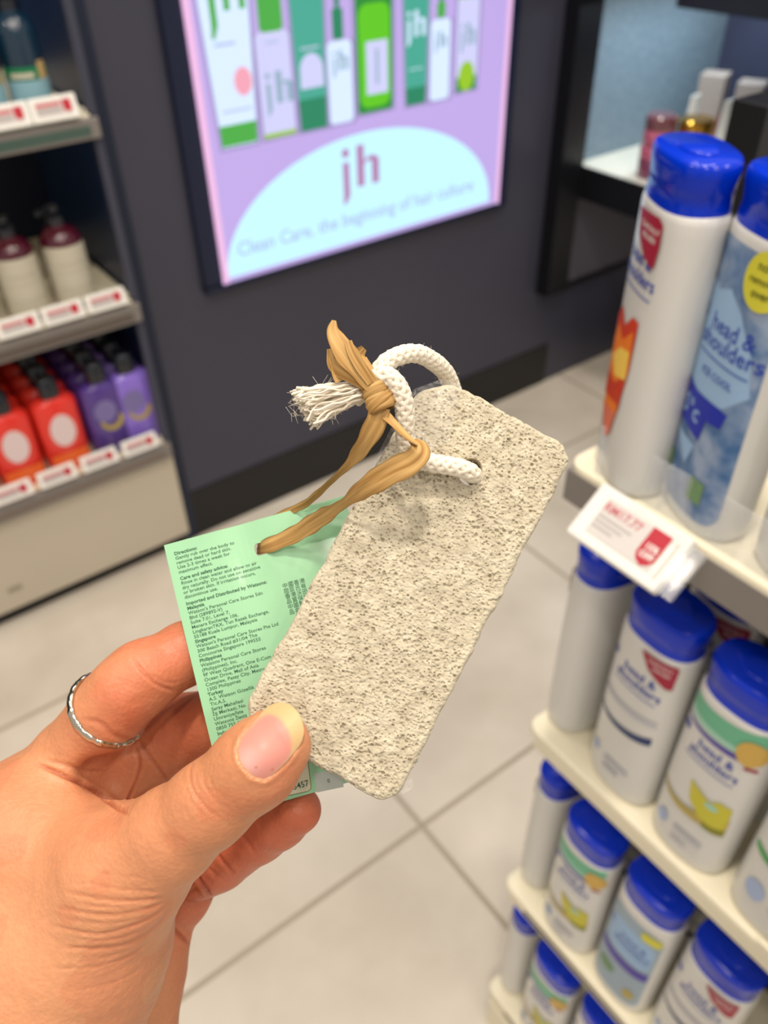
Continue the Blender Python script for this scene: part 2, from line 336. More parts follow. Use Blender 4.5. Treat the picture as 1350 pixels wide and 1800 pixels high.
# products of the left unit --------------------------------------------------
def ring(a, b_, z, n=40, e=2.6, c=(0, 0)):
    out = []
    for j in range(n):
        t = 2*math.pi*j/n; ct, st = math.cos(t), math.sin(t)
        out.append((c[0]+a*math.copysign(abs(ct)**(2/e), ct), c[1]+b_*math.copysign(abs(st)**(2/e), st), z))
    return out
m_blkcap = mat('black_cap', srgb(18, 24, 34), .25, coat=.5)
def bath_bottle(name, label, m, lblmats, loc, kind, group):
    t = thing(name, label, 'bottle', loc, 0, group); a, d = .0485, .026
    MB().loft([ring(a*.93, d*.9, 0), ring(a, d, .006), ring(a, d, .158), ring(a*.96, d*.95, .168), ring(a*.8, d*.8, .175), ring(.017, .017, .180), ring(.016, .016, .186)]).obj('body', m, t, angle=40)
    MB().loft([ring(.021, .019, .182), ring(.0215, .0195, .2), ring(.020, .018, .222), ring(.017, .015, .226)]).obj('cap', m_blkcap, t, angle=40)
    mb = MB(); y = -d-.0006
    if kind == 'oval':
        mb.add([(x, y, z) for x, z in ell(0, .105, .027, .04)], [tuple(range(28))], 0)
        mb.add([(x, y+.0002, z) for x, z in ((-.04, .012), (.04, .012), (.04, .048), (-.04, .048))], [(0, 1, 2, 3)], 1)
    else:
        o = ell(.004, .095, .028, .032, 20, 190, 360)+ell(.002, .102, .021, .027, 20, 360, 190)
        V, F = shape2d(o, .01); mb.add([(x, y, z) for x, z in V], F, 0)
        mb.add([(x, y+.0002, z) for x, z in ell(-.006, .115, .025, .028)], [tuple(range(28))], 1)
    mb.obj('label', lblmats, t); return t
m_redl = mat('red_gel_bottle', srgb(232, 52, 40), .2, coat=.5, sss=.0); m_orl = mat('orange_print', srgb(238, 110, 50), .4); m_pale = mat('pale_print', srgb(226, 206, 206), .5)
m_dpur = mat('dark_purple_bottle', srgb(82, 56, 140), .2, coat=.5); m_lil = mat('lilac_bottle', srgb(140, 112, 216), .2, coat=.5); m_yel = mat('moon_yellow', srgb(176, 156, 70), .5); m_pgrey = mat('purple_grey_print', srgb(122, 112, 168), .5)
pz = SH_Z[2][0]
cols = [(.110, m_redl, 'oval', 'red'), (.212, m_redl, 'oval', 'red'), (.315, m_redl, 'oval', 'orange-red'), (.420, m_dpur, 'moon', 'dark purple'), (.498, m_lil, 'moon', 'lilac')]
where = {.110: 'column cut by the left photo edge', .212: 'column left of the other red ones', .315: 'column beside the dark purple bottles', .420: 'column beside the red bottles', .498: 'column at the dark upright'}
rown = ['frontmost', 'second row', 'third row', 'fourth row', 'last row']
for x, m, kd, cn in cols:
    lm = [m_pale, m_orl] if kd == 'oval' else [m_yel, m_pgrey]; base = None
    if x == .498: x_ = .487
    else: x_ = x
    for q in range(5):
        loc = (x_-(0.0), YF+.045+.062*q, pz); lab = '%s bath gel bottle with black cap, %s, %s' % (cn, rown[q], where[x])
        if base is None: base = bath_bottle('bath_bottle', lab, m, lm, loc, kd, 'bath gel bottles on the lowest wall shelf')
        else: copy_thing(base, loc, 0, lab, 'bath gel bottles on the lowest wall shelf')
m_mar = mat('maroon_bottle', srgb(74, 14, 34), .15, coat=.6); m_crl = mat('cream_label', srgb(196, 190, 172), .55); m_tbt = mat('teal_glass_bottle', srgb(14, 44, 64), .12, coat=.6)
m_lbl1 = mat('ice_blue_label', srgb(136, 176, 190), .5); m_grl = mat('green_label', srgb(20, 120, 76), .5); m_gold = mat('gold_print', srgb(190, 160, 110), .4)
def pump_bottle(name, label, loc, m, group, teal=False, rz=.5):
    t = thing(name, label, 'bottle', loc, 0, group); R = .041 if not teal else .036
    H = .155
    MB().lathe([(R*.93, 0), (R, .006), (R, H-.025), (R*.95, H-.012), (R*.7, H), (.018, H+.006), (.017, H+.016)]).obj('body', m, t, angle=40)
    arcn = 22; lz0, lz1 = (.016, .131) if not teal else (.0, .062)
    mb = MB(); A = [math.radians(-90+(-78+156*j/arcn)) for j in range(arcn+1)]
    def band(z0, z1, mi, a0=0, a1=arcn, e=.0006):
        mb.loft([[((R+e)*math.cos(A[j]), (R+e)*math.sin(A[j]), z) for j in range(a0, a1+1)] for z in (z0, z1)], mi, cap=False, closed=False)
    band(lz0, lz1, 0)
    if teal: band(.063, .083, 1); band(.066, .074, 2, 3, 12, .0011); band(.062, .09, 3, 14, 18, .0012)
    else: band(.08, .081, 1, 4, 18, .001); band(.095, .097, 1, 5, 17, .001); band(.045, .046, 1, 4, 18, .001)
    mb.obj('label', [m_lbl1, m_grl, m_crl, m_gold] if teal else [m_crl, mat('label_line', srgb(168, 160, 140), .5)], t, smooth=True)
    p = MB(); p.lathe([(.019, H+.012), (.019, H+.026), (.012, H+.030), (.005, H+.031), (.005, H+.036), (.013, H+.038), (.013, H+.046), (.008, H+.048)])
    p.obj('collar', m_blkcap, t, angle=40)
    q = MB(); q.box((-.045, -.006, H+.038), (.0, .006, H+.047), 0, .003); o = q.obj('nozzle', m_blkcap, t); o.rotation_euler = (0, 0, rz)
    return t
pb = None
for x, lb_ in ((.430, 'maroon pump bottle with cream label, nearest the upright on its shelf'), (.333, 'maroon pump bottle with cream label, second from the upright'), (.236, 'maroon pump bottle with cream label, cut by the left photo edge')):
    if pb is None: pb = pump_bottle('pump_bottle', lb_, (x, YF+.065, SH_Z[1][0]), m_mar, 'pump bottles on the middle wall shelf')
    else: copy_thing(pb, (x, YF+.065, SH_Z[1][0]), 0, lb_, 'pump bottles on the middle wall shelf')
pb = None
for x, lb_ in ((.446, 'dark teal bottle with green label, nearest the upright on the top shelf'), (.368, 'dark teal bottle with green band, second from the upright'), (.29, 'dark teal bottle third from the upright on the top shelf')):
    if pb is None: pb = pump_bottle('teal_bottle', lb_, (x, YF+.06, SH_Z[0][0]), m_tbt, 'teal bottles on the top wall shelf', True)
    else: copy_thing(pb, (x, YF+.06, SH_Z[0][0]), 0, lb_, 'teal bottles on the top wall shelf')

# ------------------------------------------------------------------ right wall bay behind the shampoos
bay = thing('wall_bay', 'black framed wall bay with pale lit back and cream shelf behind the shampoos', 'shelving', (1.86, 1.2, 0))
bx = lambda x, y, z: (x-1.86, y-1.2, z)
MB().box(bx(1.775, 1.60, .345), bx(1.862, 1.648, 2.4)).obj('upright', m_black, bay)
MB().box(bx(1.862, .3, .625), bx(1.872, 1.645, .712)).obj('shelf_edge', m_black, bay)
MB().box(bx(1.872, .3, .690), bx(2.45, 1.645, .712)).obj('shelf', mat('lit_shelf', srgb(240, 240, 228), .3), bay)
MB().box(bx(1.863, 1.636, .712), bx(2.45, 1.648, 1.9)).obj('end_panel', speckle(mat('perforated_panel', srgb(120, 140, 158), .45), 60, srgb(112, 134, 152), srgb(130, 150, 166), .4), bay)
MB().box(bx(2.45, .3, .33), bx(2.46, 1.648, 2.2)).obj('back_panel', mat('bay_back', srgb(60, 66, 92), .5), bay)
MB().box(bx(1.870, 1.630, .352), bx(2.45, 1.648, .62)).obj('lower_panel', mat('lower_panel_grey', srgb(82, 80, 92), .45), bay)
MB().box(bx(1.870, 1.622, .335), bx(2.45, 1.648, .352)).obj('lower_rail', m_black, bay)
MB().box(bx(1.862, .3, 1.12), bx(2.45, 1.386, 1.19)).obj('upper_shelf', m_black, bay)
MB().box(bx(1.90, 1.0, .712), bx(2.45, 1.03, 1.12)).obj('divider', m_black, bay)
MB().box(bx(1.885, 1.03, .712), bx(1.90, 1.045, 1.12)).obj('divider_edge', mat('divider_edge', srgb(80, 80, 110), .4), bay)
MB().box(bx(2.10, 1.3, .0), bx(2.46, 1.5, .22)).obj('base_box', m_black, bay)
strip = bpy.data.lights.new('shelf_strip', 'AREA'); strip.shape = 'RECTANGLE'; strip.size = .5; strip.size_y = .03; strip.energy = 1.5; strip.color = (.82, .95, 1)
so = bpy.data.objects.new('shelf_strip', strip); COL.objects.link(so); so.location = (2.1, 1.45, 1.115)
m_pink = mat('pink_glossy', srgb(190, 96, 122), .15, coat=.7); m_goldm = mat('gold_metal', srgb(196, 150, 60), .2, metal=.9); m_redb = mat('red_print', srgb(196, 24, 52), .35); m_bei = mat('beige_card', srgb(168, 156, 150), .5)
def jar(name, label, loc, mb_, ml, R=.045, H=.055, lid=.04):
    t = thing(name, label, 'jar', loc)
    MB().lathe([(R*.9, 0), (R, .005), (R, H-.004), (R*.96, H)]).obj('body', mb_, t, angle=40)
    MB().lathe([(R*1.0, H+.001), (R*1.02, H+.004), (R*1.02, H+lid-.005), (R*.9, H+lid)]).obj('lid', ml, t, angle=40)
    return t
zs = .712
m_maroon2 = mat('mauve_jar', srgb(120, 56, 84), .2, coat=.5)
jar('jar', 'mauve jar at the shelf edge with another pink jar standing on it', (1.945, 1.428, zs), m_maroon2, m_pink, .042, .05, .03)
jar('jar', 'pink lidded jar stacked on top of the mauve jar', (1.945, 1.428, zs+.0815), m_pink, mat('brown_lid', srgb(112, 66, 74), .15, coat=.7), .04, .04, .035)
jar('jar', 'gold lidded jar standing right of the pink stacked jars', (2.02, 1.372, zs), mat('cream_jar', srgb(206, 190, 150), .3), m_goldm, .045, .085, .06)
def tube_box(label, loc, h, mA, mB_, rz=0):
    t = thing('cosmetic_tube', label, 'tube', loc, rz); 
    MB().loft([ring(.018, .018, 0, 20, 2), ring(.019, .019, h*.4, 20, 2), ring(.021, .004, h, 20, 2)]).obj('body', mA, t, angle=50)
    MB().lathe([(.0165, -.0), (.0195, .001), (.0195, h*.28), (.0165, h*.281)], n=20).obj('cap', mB_, t, angle=40); return t
tube_box('white tube standing behind the gold lidded jar', (2.12, 1.46, zs), .17, m_white, m_white)
tube_box('white and red tube right of the plain white tube', (2.16, 1.38, zs), .165, m_white, m_redb)
tube_box('red capped white tube beside the black post', (2.17, 1.31, zs), .15, m_white, m_redb)
for i, (x, y, h, lab) in enumerate(((2.25, 1.50, .20, 'beige carton standing tallest at the back of the lit bay shelf'), (2.28, 1.40, .19, 'beige carton right of the tallest carton'), (2.30, 1.30, .175, 'beige carton above the black post'), (2.30, 1.19, .16, 'beige carton at the right photo edge'))):
    t = thing('carton', lab, 'box', (x, y, zs), .4); MB().box((-.035, -.035, 0), (.035, .035, h), 0, .002).obj('box_body', m_bei, t); MB().box((-.036, -.036, .02), (.036, -.0352, h*.5)).obj('printed_band', m_redb, t)

# ------------------------------------------------------------------ right gondola
GX = 0.400; GY1 = 0.323; GZ = [1.086, 0.763, 0.440, 0.116]
gon = thing('shampoo_gondola', 'cream four shelf shampoo rack with black post at the right of the photo', 'shelving', (GX, GY1, 0))
gx = lambda x, y, z: (x-GX, y-GY1, z)
def shelf_poly(y0=-0.5, r=.014):
    p = [(0, y0-GY1), (.30, y0-GY1), (.30, 0)]; p += [(r+r*math.cos(math.radians(90+90*i/6)), -r+r*math.sin(math.radians(90+90*i/6))) for i in range(7)]; return p
for k, z in enumerate(GZ):
    s_ = MB().slab(shelf_poly(), z-.012, z, 0, .0025).obj('shelf', m_cream, gon)
    rl = MB(); rl.box((.003, -.5-GY1, z-.030), (.010, -.012, z-.012), 0)
    if k in (0,): rl.box((-.001, -.5-GY1, z-.034), (.004, -.003, z-.006), 1)
    if k in (2, 3): rl.box((.0005, -.5-GY1, z-.020), (.003, -.04, z-.0155), 2); 
    rl.obj('price_rail', [m_cream, m_rail, mat('rail_dark', srgb(90, 80, 62), .4)], s_)
MB().box((-.001, -.5-GY1, GZ[1]-.0005), (.004, GY1*0-.262, GZ[1]+.0035), 0, .001).obj('shelf_lip', m_cream, gon)
MB().box((.150, -.5-GY1, 0), (.160, -.01, 1.18)).obj('back_panel', mat('rack_back', srgb(30, 28, 26), .5), gon)
MB().box(gx(.585, .343, 0), gx(.625, .372, 1.296), 0, .001).obj('post', m_black, gon)
MB().box((.0, -.5-GY1, 0), (.30, -.01, .08)).obj('plinth', m_cream, gon)
fe = thing('shelf_fence', 'clear acrylic shelf fence in front of the top shelf shampoo bottles', 'fence', (GX+.004, 0, GZ[0]+.0005))
MB().box((0, -.5, 0), (.0015, .300, .040), 0, .0003).obj('fence_panel', m_acr, fe)
MB().box((.0018, .2435, 0), (.075, .2447, .034)).obj('fence_divider', m_acr, fe)

# shampoo bottles ------------------------------------------------------------
BE = 2.5; BA, BB, BH, CH, TP, LS = .0365, .0235, .167, .037, .07, (1.09, 1.025)
def use_size(big):
    global BA, BB, BH, CH, TP, LS
    BA, BB, BH, CH, TP, LS = (.0345, .0215, .197, .028, .02, (1.09, 1.22)) if big else (.0365, .0235, .199, .031, .05, (1.09, 1.22))
def prof(z):
    t = z/BH
    k = (0.92+0.08*min(1, t/.12)**.5) if t < .12 else 1-TP*max(0, (t-.35)/.65)**1.6
    if z < .006: k *= 1-.09*(1-z/.006)**2
    if z > BH-.005: k *= 1-.06*((z-BH+.005)/.005)**2
    return BA*k, BB*k
def wrap(V, e=.0004):
    out = []
    for x, z in V:
        x *= LS[0]; z *= LS[1]
        a, b_ = prof(min(max(z, 0), BH)); q = min(abs(x)/a, .995); out.append((-(b_+e)*(1-q**BE)**(1/BE)-e*.3, -x, z))
    return out
m_bwhite = mat('bottle_white', srgb(216, 215, 211), .28, coat=.35)
m_ice = speckle(mat('ice_print', srgb(90, 130, 170), .4), 60, srgb(60, 104, 156), srgb(150, 168, 196), .35, detail=2)
m_icel = mat('ice_light_print', srgb(150, 184, 220), .4); m_iceg = mat('moss_print', srgb(110, 146, 100), .5); m_royal = mat('royal_print', srgb(16, 40, 168), .35)
m_badge = mat('badge_red', srgb(160, 20, 56), .4); m_yb = mat('badge_yellow', srgb(212, 206, 60), .45); m_dk = mat('badge_ink', srgb(60, 64, 20), .5)
m_fr = mat('flame_red', srgb(206, 58, 24), .4); m_fo = mat('flame_orange', srgb(240, 126, 30), .4); m_fy = mat('flame_yellow', srgb(250, 208, 90), .4); m_fs = mat('flame_salmon', srgb(226, 120, 90), .4)
m_teal2 = mat('mint_print', srgb(104, 180, 144), .4); m_mint = mat('pale_mint_print', srgb(160, 206, 186), .4); m_purp = mat('violet_print', srgb(70, 50, 160), .4); m_medal = mat('medal_gold', srgb(206, 168, 80), .4)
m_lem = mat('lemon_print', srgb(200, 192, 50), .4); m_lemd = mat('lemon_dark_print', srgb(180, 160, 76), .4); m_olive = mat('olive_print', srgb(130, 130, 20), .4); m_green = mat('green_arc_print', srgb(60, 160, 80), .4)
m_pg = mat('pale_grey_print', srgb(190, 190, 196), .5); m_silver = mat('silver_print', srgb(150, 170, 186), .4); m_lbl = mat('pale_blue_print', srgb(166, 184, 220), .4)
def arcband(x0, x1, z0, sag, h0, h1):
    n = 12; lo = []; hi = []
    for i in range(n+1):
        t = i/n; x = x0+(x1-x0)*t; zz = z0-sag*math.sin(math.pi*t*.75+.4); h = h0+(h1-h0)*t; lo.append((x, zz)); hi.append((x, zz+h))
    return lo+hi[::-1]
def logo(size=.0098, z=.105, x=0.0):
    r = [('c', ell(x-.024, z+.005, .0034, .0034), m_bluedk), ('t', 'head &', x+.004, z, size, m_bluedk), ('t', 'shoulders', x+.004, z-.009, size, m_bluedk)]
    r.append(('c', [(x-.018, z-.0125), (x+.022, z-.0135), (x+.022, z-.0143), (x-.018, z-.0133)], m_bluedk))
    return r
LB = {
 'care': ([], [('c', [(-.010, .1565), (.014, .1575), (.0175, .155), (.018, .144), (.0165, .1335), (.006, .1365), (-.005, .144)], m_badge), ('t', 'CLINICALLY', .006, .1495, .0038, m_white), ('t', 'PROVEN', .007, .145, .0038, m_white)],
   logo(.0100, .131, -.004)+[('c', [(-.028, .075), (-.020, .094), (-.012, .1035), (-.003, .096), (.006, .1045), (.013, .104), (.0125, .076), (.010, .062), (-.006, .058), (-.022, .060)], m_fr),
   ('c', [(-.024, .074), (-.012, .094), (-.002, .088), (.010, .098), (.012, .074), (-.002, .062), (-.018, .064)], m_fo), ('c', [(-.014, .074), (-.002, .084), (.010, .086), (.011, .070), (-.004, .066)], m_fy),
   ('c', [(-.024, .061), (.010, .063), (.009, .050), (-.018, .048)], m_fr), ('c', [(-.016, .050), (.008, .053), (.0075, .045), (-.012, .043)], m_fo), ('c', [(-.016, .044), (.007, .047), (.004, .032), (-.003, .026)], m_fs)]),
 'ice': ([('c', rrect(-.0295, .009, .0275, .155, .01), m_ice)], [('c', ell(.016, .1445, .0125, .0135), m_yb), ('t', 'now', .016, .149, .0062, m_dk), ('t', 'removes', .016, .143, .0050, m_dk), ('t', 'over', .016, .137, .0058, m_dk)],
   [('c', [(-.028, .134), (-.015, .130), (-.004, .134), (.008, .126), (.020, .110), (.025, .090), (.012, .078), (-.010, .076), (-.028, .080)], m_icel)]+logo(.0120, .112)+[('t', 'ICE COOL', .002, .089, .0056, m_bluedk),
   ('c', [(-.029, .082), (-.010, .078), (.010, .078), (.017, .077), (.015, .068), (.004, .067), (.002, .054), (-.014, .057), (-.028, .055)], m_royal), ('t', '5°c', -.012, .062, .0145, m_icel), ('c', [(-.02, .052), (.0, .050), (-.004, .036)], m_icel),
   ('c', rrect(-.027, .026, -.017, .036, .001), m_iceg), ('c', rrect(.004, .020, .016, .034, .001), m_iceg)]),
 'plain': ([], [], logo(.0095, .11)+[('c', rrect(-.018, .045, .012, .075, .004), m_green)]),
 'white': ([], [('c', [(-.002, .158), (.025, .159), (.0265, .1575), (.026, .1375), (.022, .137), (.007, .1455)], m_badge), ('t', 'CLINICALLY', .0145, .153, .0034, m_white), ('t', 'PROVEN', .0165, .148, .0034, m_white)],
   logo(.0105, .130, -.003)+[('c', arcband(-.029, .024, .098, .004, .004, .006), m_pg), ('c', arcband(-.030, .024, .080, .008, .002, .008), m_navyp), ('c', ell(-.022, .034, .004, .005), m_lbl), ('c', rrect(-.010, .030, .014, .036, .001), m_pg), ('c', rrect(-.010, .022, .006, .026, .001), m_pg)]),
 'lemon': ([], [('c', ell(.021, .141, .0095, .011), m_medal)],
   [('c', arcband(-.029, .028, .145, .005, .012, .018), m_teal2), ('c', arcband(-.029, .028, .140, .005, .005, .005), m_mint), ('c', arcband(-.030, .028, .1345, .005, .002, .0055), m_purp), ('c', rrect(.020, .1255, .028, .1285, .001), m_badge)]+logo(.0100, .119, -.003)+
   [('c', arcband(-.031, .026, .064, .012, .003, .013), m_lemd), ('c', [(-.008, .088), (-.004, .070), (.006, .060), (.025, .057), (.025, .084), (.016, .086), (.010, .080), (.003, .083)], m_lem), ('c', arcband(.010, .026, .054, .002, .005, .008), m_olive), ('c', ell(.012, .077, .005, .003), m_mint), ('c', ell(-.020, .030, .005, .0065), m_lbl), ('c', rrect(-.008, .028, .016, .034, .001), m_pg), ('c', rrect(-.008, .018, .006, .021, .001), m_pg)]),
 'silver': ([('c', rrect(-.029, .015, .027, .148, .01), m_silver)], [('c', rrect(.008, .134, .026, .146, .003), m_yb)],
   [('c', rrect(-.024, .085, .024, .132, .012), m_icel)]+logo(.0095, .112)+[('c', arcband(-.028, .026, .072, .004, .012, .014), m_purp), ('c', ell(-.014, .048, .01, .008), m_iceg), ('c', ell(.016, .034, .006, .008), m_lemd)]),
 'green': ([], [], logo(.0095, .12)+[('c', arcband(-.028, .026, .074, .006, .006, .008), m_green), ('c', ell(-.014, .038, .008, .010), m_lbl), ('c', rrect(.0, .03, .02, .036, .001), m_pg)]),
}
_proto = {}
def shampoo(kind, label, loc, rz, group):
    use_size(kind in ('care', 'ice', 'plain'))
    if kind in _proto: return copy_thing(_proto[kind], loc, rz, label, group)
    t = thing('shampoo_bottle', label, 'bottle', loc, rz, group)
    zz = [0, .002, .004, .008, .014, .03, .05, .075, .1, .125, .145, BH-.012, BH-.005, BH-.003, BH-.001, BH]
    MB().loft([ring(prof(z)[1], prof(z)[0], z, 48, BE) for z in zz]).obj('body', m_bwhite, t, smooth=True, angle=50)
    a, b_ = prof(BH-.006); cr = lambda k, z, d=0: ring(b_*k*.99-d, a*k*.97-d, z, 48, BE)
    c = MB(); c.loft([cr(.97, BH-.001), cr(.96, BH+.004), cr(.95, BH+.010), cr(.955, BH+.0102), cr(.97, BH+.016), cr(.99, BH+CH-.009), cr(1.0, BH+CH-.006), cr(.99, BH+CH-.003), cr(.955, BH+CH-.0008), cr(.90, BH+CH)])
    cap = c.obj('cap', m_blue, t, angle=45)
    d = MB(); d.loft([ring(b_*.5, a*.5, BH+CH-.0002, 32, 2), ring(b_*.5, a*.5, BH+CH+.0006, 32, 2), ring(b_*.47, a*.47, BH+CH+.0012, 32, 2)]); d.obj('disc_button', m_blue, cap, angle=40)
    base, badge, prints = LB[kind]
    def build(items, name, e0):
        if not items: return
        mb = MB(); ms = []; e = e0
        for it in items:
            if it[-1] not in ms: ms.append(it[-1])
            e += .00006
            if it[0] == 'c': V, F = shape2d(it[1], .0035)
            else: V, F = text2d(it[1], it[4], .012, 'CENTER'); V = V+np.array([it[2], it[3]])
            mb.add(wrap(V, e), F, ms.index(it[-1]))
        mb.obj(name, ms, t)
    if base: build(base, 'label_film', .0003)
    build(prints, 'label_print', .0004)
    if badge: build(badge, 'badge', .0012)
    _proto[kind] = t; return t
# (kind, x, y, shelf, rz, label)
G = 'shampoo bottles on the cream rack'
for kd, x, y, k, rz, lab in [
  ('care', .424, .284, 0, -.52, 'white shampoo bottle with blue cap, red badge and orange flame print'),
  ('ice', .428, .222, 0, -.36, 'shampoo bottle with icy blue label and yellow round badge'),
  ('plain', .425, .147, 0, -.3, 'plain white shampoo bottle with green patch at the right photo edge'),
  ('white', .453, .299, 1, -1.75, 'blue capped white bottle turned side on at the end of the second rack shelf'),
  ('white', .431, .224, 1, -.05, 'white shampoo bottle with red badge and navy curved stripe below the price tag'),
  ('lemon', .428, .147, 1, 0, 'shampoo bottle with mint band, gold medal and lemon, largest of its kind'),
  ('green', .428, .066, 1, 0, 'white shampoo bottle with green curved stripe at the right photo edge'),
  ('white', .455, .299, 2, -1.75, 'blue capped bottle turned side on at the end of the third rack shelf'),
  ('lemon', .426, .232, 2, 0, 'shampoo bottle with mint band and lemon print on the third rack shelf'),
  ('silver', .428, .154, 2, 0, 'shampoo bottle with silver blue label on the third rack shelf'),
  ('white', .430, .076, 2, 0, 'red badge shampoo bottle rightmost on the third rack shelf'),
  ('white', .452, .299, 3, -1.75, 'blue capped bottle turned side on at the end of the lowest rack shelf'),
  ('lemon', .426, .232, 3, 0, 'shampoo bottle with lemon print on the lowest rack shelf'),
  ('white', .428, .154, 3, 0, 'shampoo bottle rightmost on the lowest rack shelf'),
  ('green', .505, .135, 0, 0, 'green label bottle standing behind the icy blue bottle'),
  ('white', .505, .215, 1, 0, 'white bottle with red badge in the second row of the second shelf'),
  ('plain', .505, .139, 1, 0, 'white bottle behind the lemon bottle on the second shelf'),
  ('white', .505, .222, 2, 0, 'white bottle behind the lemon bottle of the third rack shelf'),
  ('white', .505, .142, 2, 0, 'white bottle in the second row behind the silver blue bottle'),
]:
    shampoo(kd, lab, (x, y, GZ[k]+.0003), rz, G)
# big price tag on the rack, facing the aisle and tipped upwards
pt = price_tag('electronic_price_tag', 'white electronic price tag reading 15% OFF clipped to the top rack shelf', .078, .044, (0, 0, 0), 0, 0, badge='y', detail=True)
pt.matrix_world = Matrix(((0, .64, .77, .3755), (-1, 0, 0, .2425), (0, -.77, .64, 1.0805), (0, 0, 0, 1)))
cl = MB().box((-.012, .0, .010), (.040, .012, .0215), 0, .001); cl.box((.036, .0, -.020), (.050, .009, .018), 0, .002); cl.obj('clip', m_acr, pt)

# ================================================================== held things (camera-frame millimetres, placed at real depths)
def surface_nets(V, org, h):
    """V: values on a grid (negative inside) -> vertices, quads"""
    s = V < 0
    nx, ny, nz = V.shape
    c = np.zeros((nx-1, ny-1, nz-1), dtype=np.int8)
    for dx in (0, 1):
        for dy in (0, 1):
            for dz in (0, 1): c += s[dx:nx-1+dx, dy:ny-1+dy, dz:nz-1+dz]
    act = (c > 0) & (c < 8); idx = -np.ones(c.shape, dtype=np.int32); A = np.argwhere(act); idx[act] = np.arange(len(A))
    acc = np.zeros((len(A), 3)); cnt = np.zeros(len(A))
    for ax in range(3):
        o1, o2 = [a for a in range(3) if a != ax]
        for i in (0, 1):
            for j in (0, 1):
                a = A.copy(); a[:, o1] += i; a[:, o2] += j; b = a.copy(); b[:, ax] += 1
                va = V[a[:, 0], a[:, 1], a[:, 2]]; vb = V[b[:, 0], b[:, 1], b[:, 2]]; m = (va < 0) != (vb < 0)
                t = np.zeros(len(A)); t[m] = va[m]/(va[m]-vb[m]); p = (a-A).astype(float); p[:, ax] += t
                acc[m] += p[m]; cnt[m] += 1
    Pn = (A+acc/cnt[:, None])*h+org
    quads = []
    for ax in range(3):
        o1, o2 = (ax+1) % 3, (ax+2) % 3
        sl0 = [slice(None)]*3; sl1 = [slice(None)]*3; sl0[ax] = slice(0, V.shape[ax]-1); sl1[ax] = slice(1, V.shape[ax])
        e = s[tuple(sl0)] != s[tuple(sl1)]; E = np.argwhere(e)
        ok = (E[:, o1] > 0) & (E[:, o2] > 0) & (E[:, o1] < V.shape[o1]-1) & (E[:, o2] < V.shape[o2]-1); E = E[ok]
        ins = s[E[:, 0], E[:, 1], E[:, 2]]
        q = []
        for i, j in ((-1, -1), (0, -1), (0, 0), (-1, 0)):
            a = E.copy(); a[:, o1] += i; a[:, o2] += j; q.append(idx[a[:, 0], a[:, 1], a[:, 2]])
        Q = np.stack(q, 1); Q[~ins] = Q[~ins][:, ::-1]; quads.append(Q)
    Q = np.concatenate(quads); return Pn, Q[(Q >= 0).all(1)]
def vnoise(p, scale, seed=0):
    """smooth value noise on points (n,3)"""
    q = p/scale; i = np.floor(q).astype(np.int64); f = q-i; f = f*f*(3-2*f); out = np.zeros(len(p))
    for dx in (0, 1):
        for dy in (0, 1):
            for dz in (0, 1):
                hsh = (i[:, 0]+dx)*374761393+(i[:, 1]+dy)*668265263+(i[:, 2]+dz)*2147483647+seed*1013904223
                hsh = (hsh ^ (hsh >> 13))*1274126177 & 0xffffffff; hsh = (hsh ^ (hsh >> 16)) & 0xffff
                w_ = (f[:, 0] if dx else 1-f[:, 0])*(f[:, 1] if dy else 1-f[:, 1])*(f[:, 2] if dz else 1-f[:, 2]); out += w_*hsh/65535
    return out*2-1

# ------------------------------------------------------------------ pumice stone
Aax = np.array([.880, .475]); Bax = np.array([-.475, .880])
def pab(a, b): return a*Aax+b*Bax
DS = lambda b: 206-12*(b-213)/709
TL, TR = P(*pab(969, 213), 206), P(*pab(1267, 213), 206); BL, BR = P(*pab(970, 922), 194), P(*pab(1284, 922), 194)
SO = (TL+TR+BL+BR)/4; sxv = ((TR-TL)+(BR-BL)); sxv /= np.linalg.norm(sxv); syv = ((TL-BL)+(TR-BR)); syv -= sxv*(syv@sxv); syv /= np.linalg.norm(syv); szv = np.cross(sxv, syv)
SW = (np.linalg.norm(TR-TL)+np.linalg.norm(BR-BL))/4; SL = (np.linalg.norm(TL-BL)+np.linalg.norm(TR-BR))/4; ST = 11.0
def to_st(p): q = np.asarray(p)-SO; return np.stack([q@sxv, q@syv, q@szv], -1)
def from_st(q): q = np.asarray(q); return SO+q[..., 0:1]*sxv+q[..., 1:2]*syv+q[..., 2:3]*szv
hole = to_st(P(827, 829, DS(340)))
h = 0.2
gxr = np.arange(-SW-1.5, SW+1.5, h); gyr = np.arange(-SL-1.5, SL+1.5, h); gzr = np.arange(-ST-1.2, 1.6, h)
GXm, GYm, GZm = np.meshgrid(gxr, gyr, gzr, indexing='ij')
def box2(x, y, hx, hy, r):
    qx = np.abs(x)-hx+r; qy = np.abs(y)-hy+r; return np.hypot(np.maximum(qx, 0), np.maximum(qy, 0))+np.minimum(np.maximum(qx, qy), 0)-r
d2 = box2(GXm[:, :, 0], GYm[:, :, 0], SW, SL, 3.2)
def cham(nx_, ny_, off):
    n = np.array([nx_, ny_]); n = n/np.linalg.norm(n); return GXm[:, :, 0]*n[0]+GYm[:, :, 0]*n[1]-(SW*abs(n[0])+SL*abs(n[1])-off)
for c_ in ((-1, 1.15, 4.6), (1, 1.3, 2.6), (-1, -.8, 3.4), (1, -1, 2.6)):
    cc = cham(*c_); k = 1.2; hh = np.clip(.5+.5*(d2-cc)/k, 0, 1); d2 = cc*(1-hh)+d2*hh+k*hh*(1-hh)
pxy = np.stack([GXm[:, :, 0].ravel(), GYm[:, :, 0].ravel(), np.zeros(d2.size)], 1)
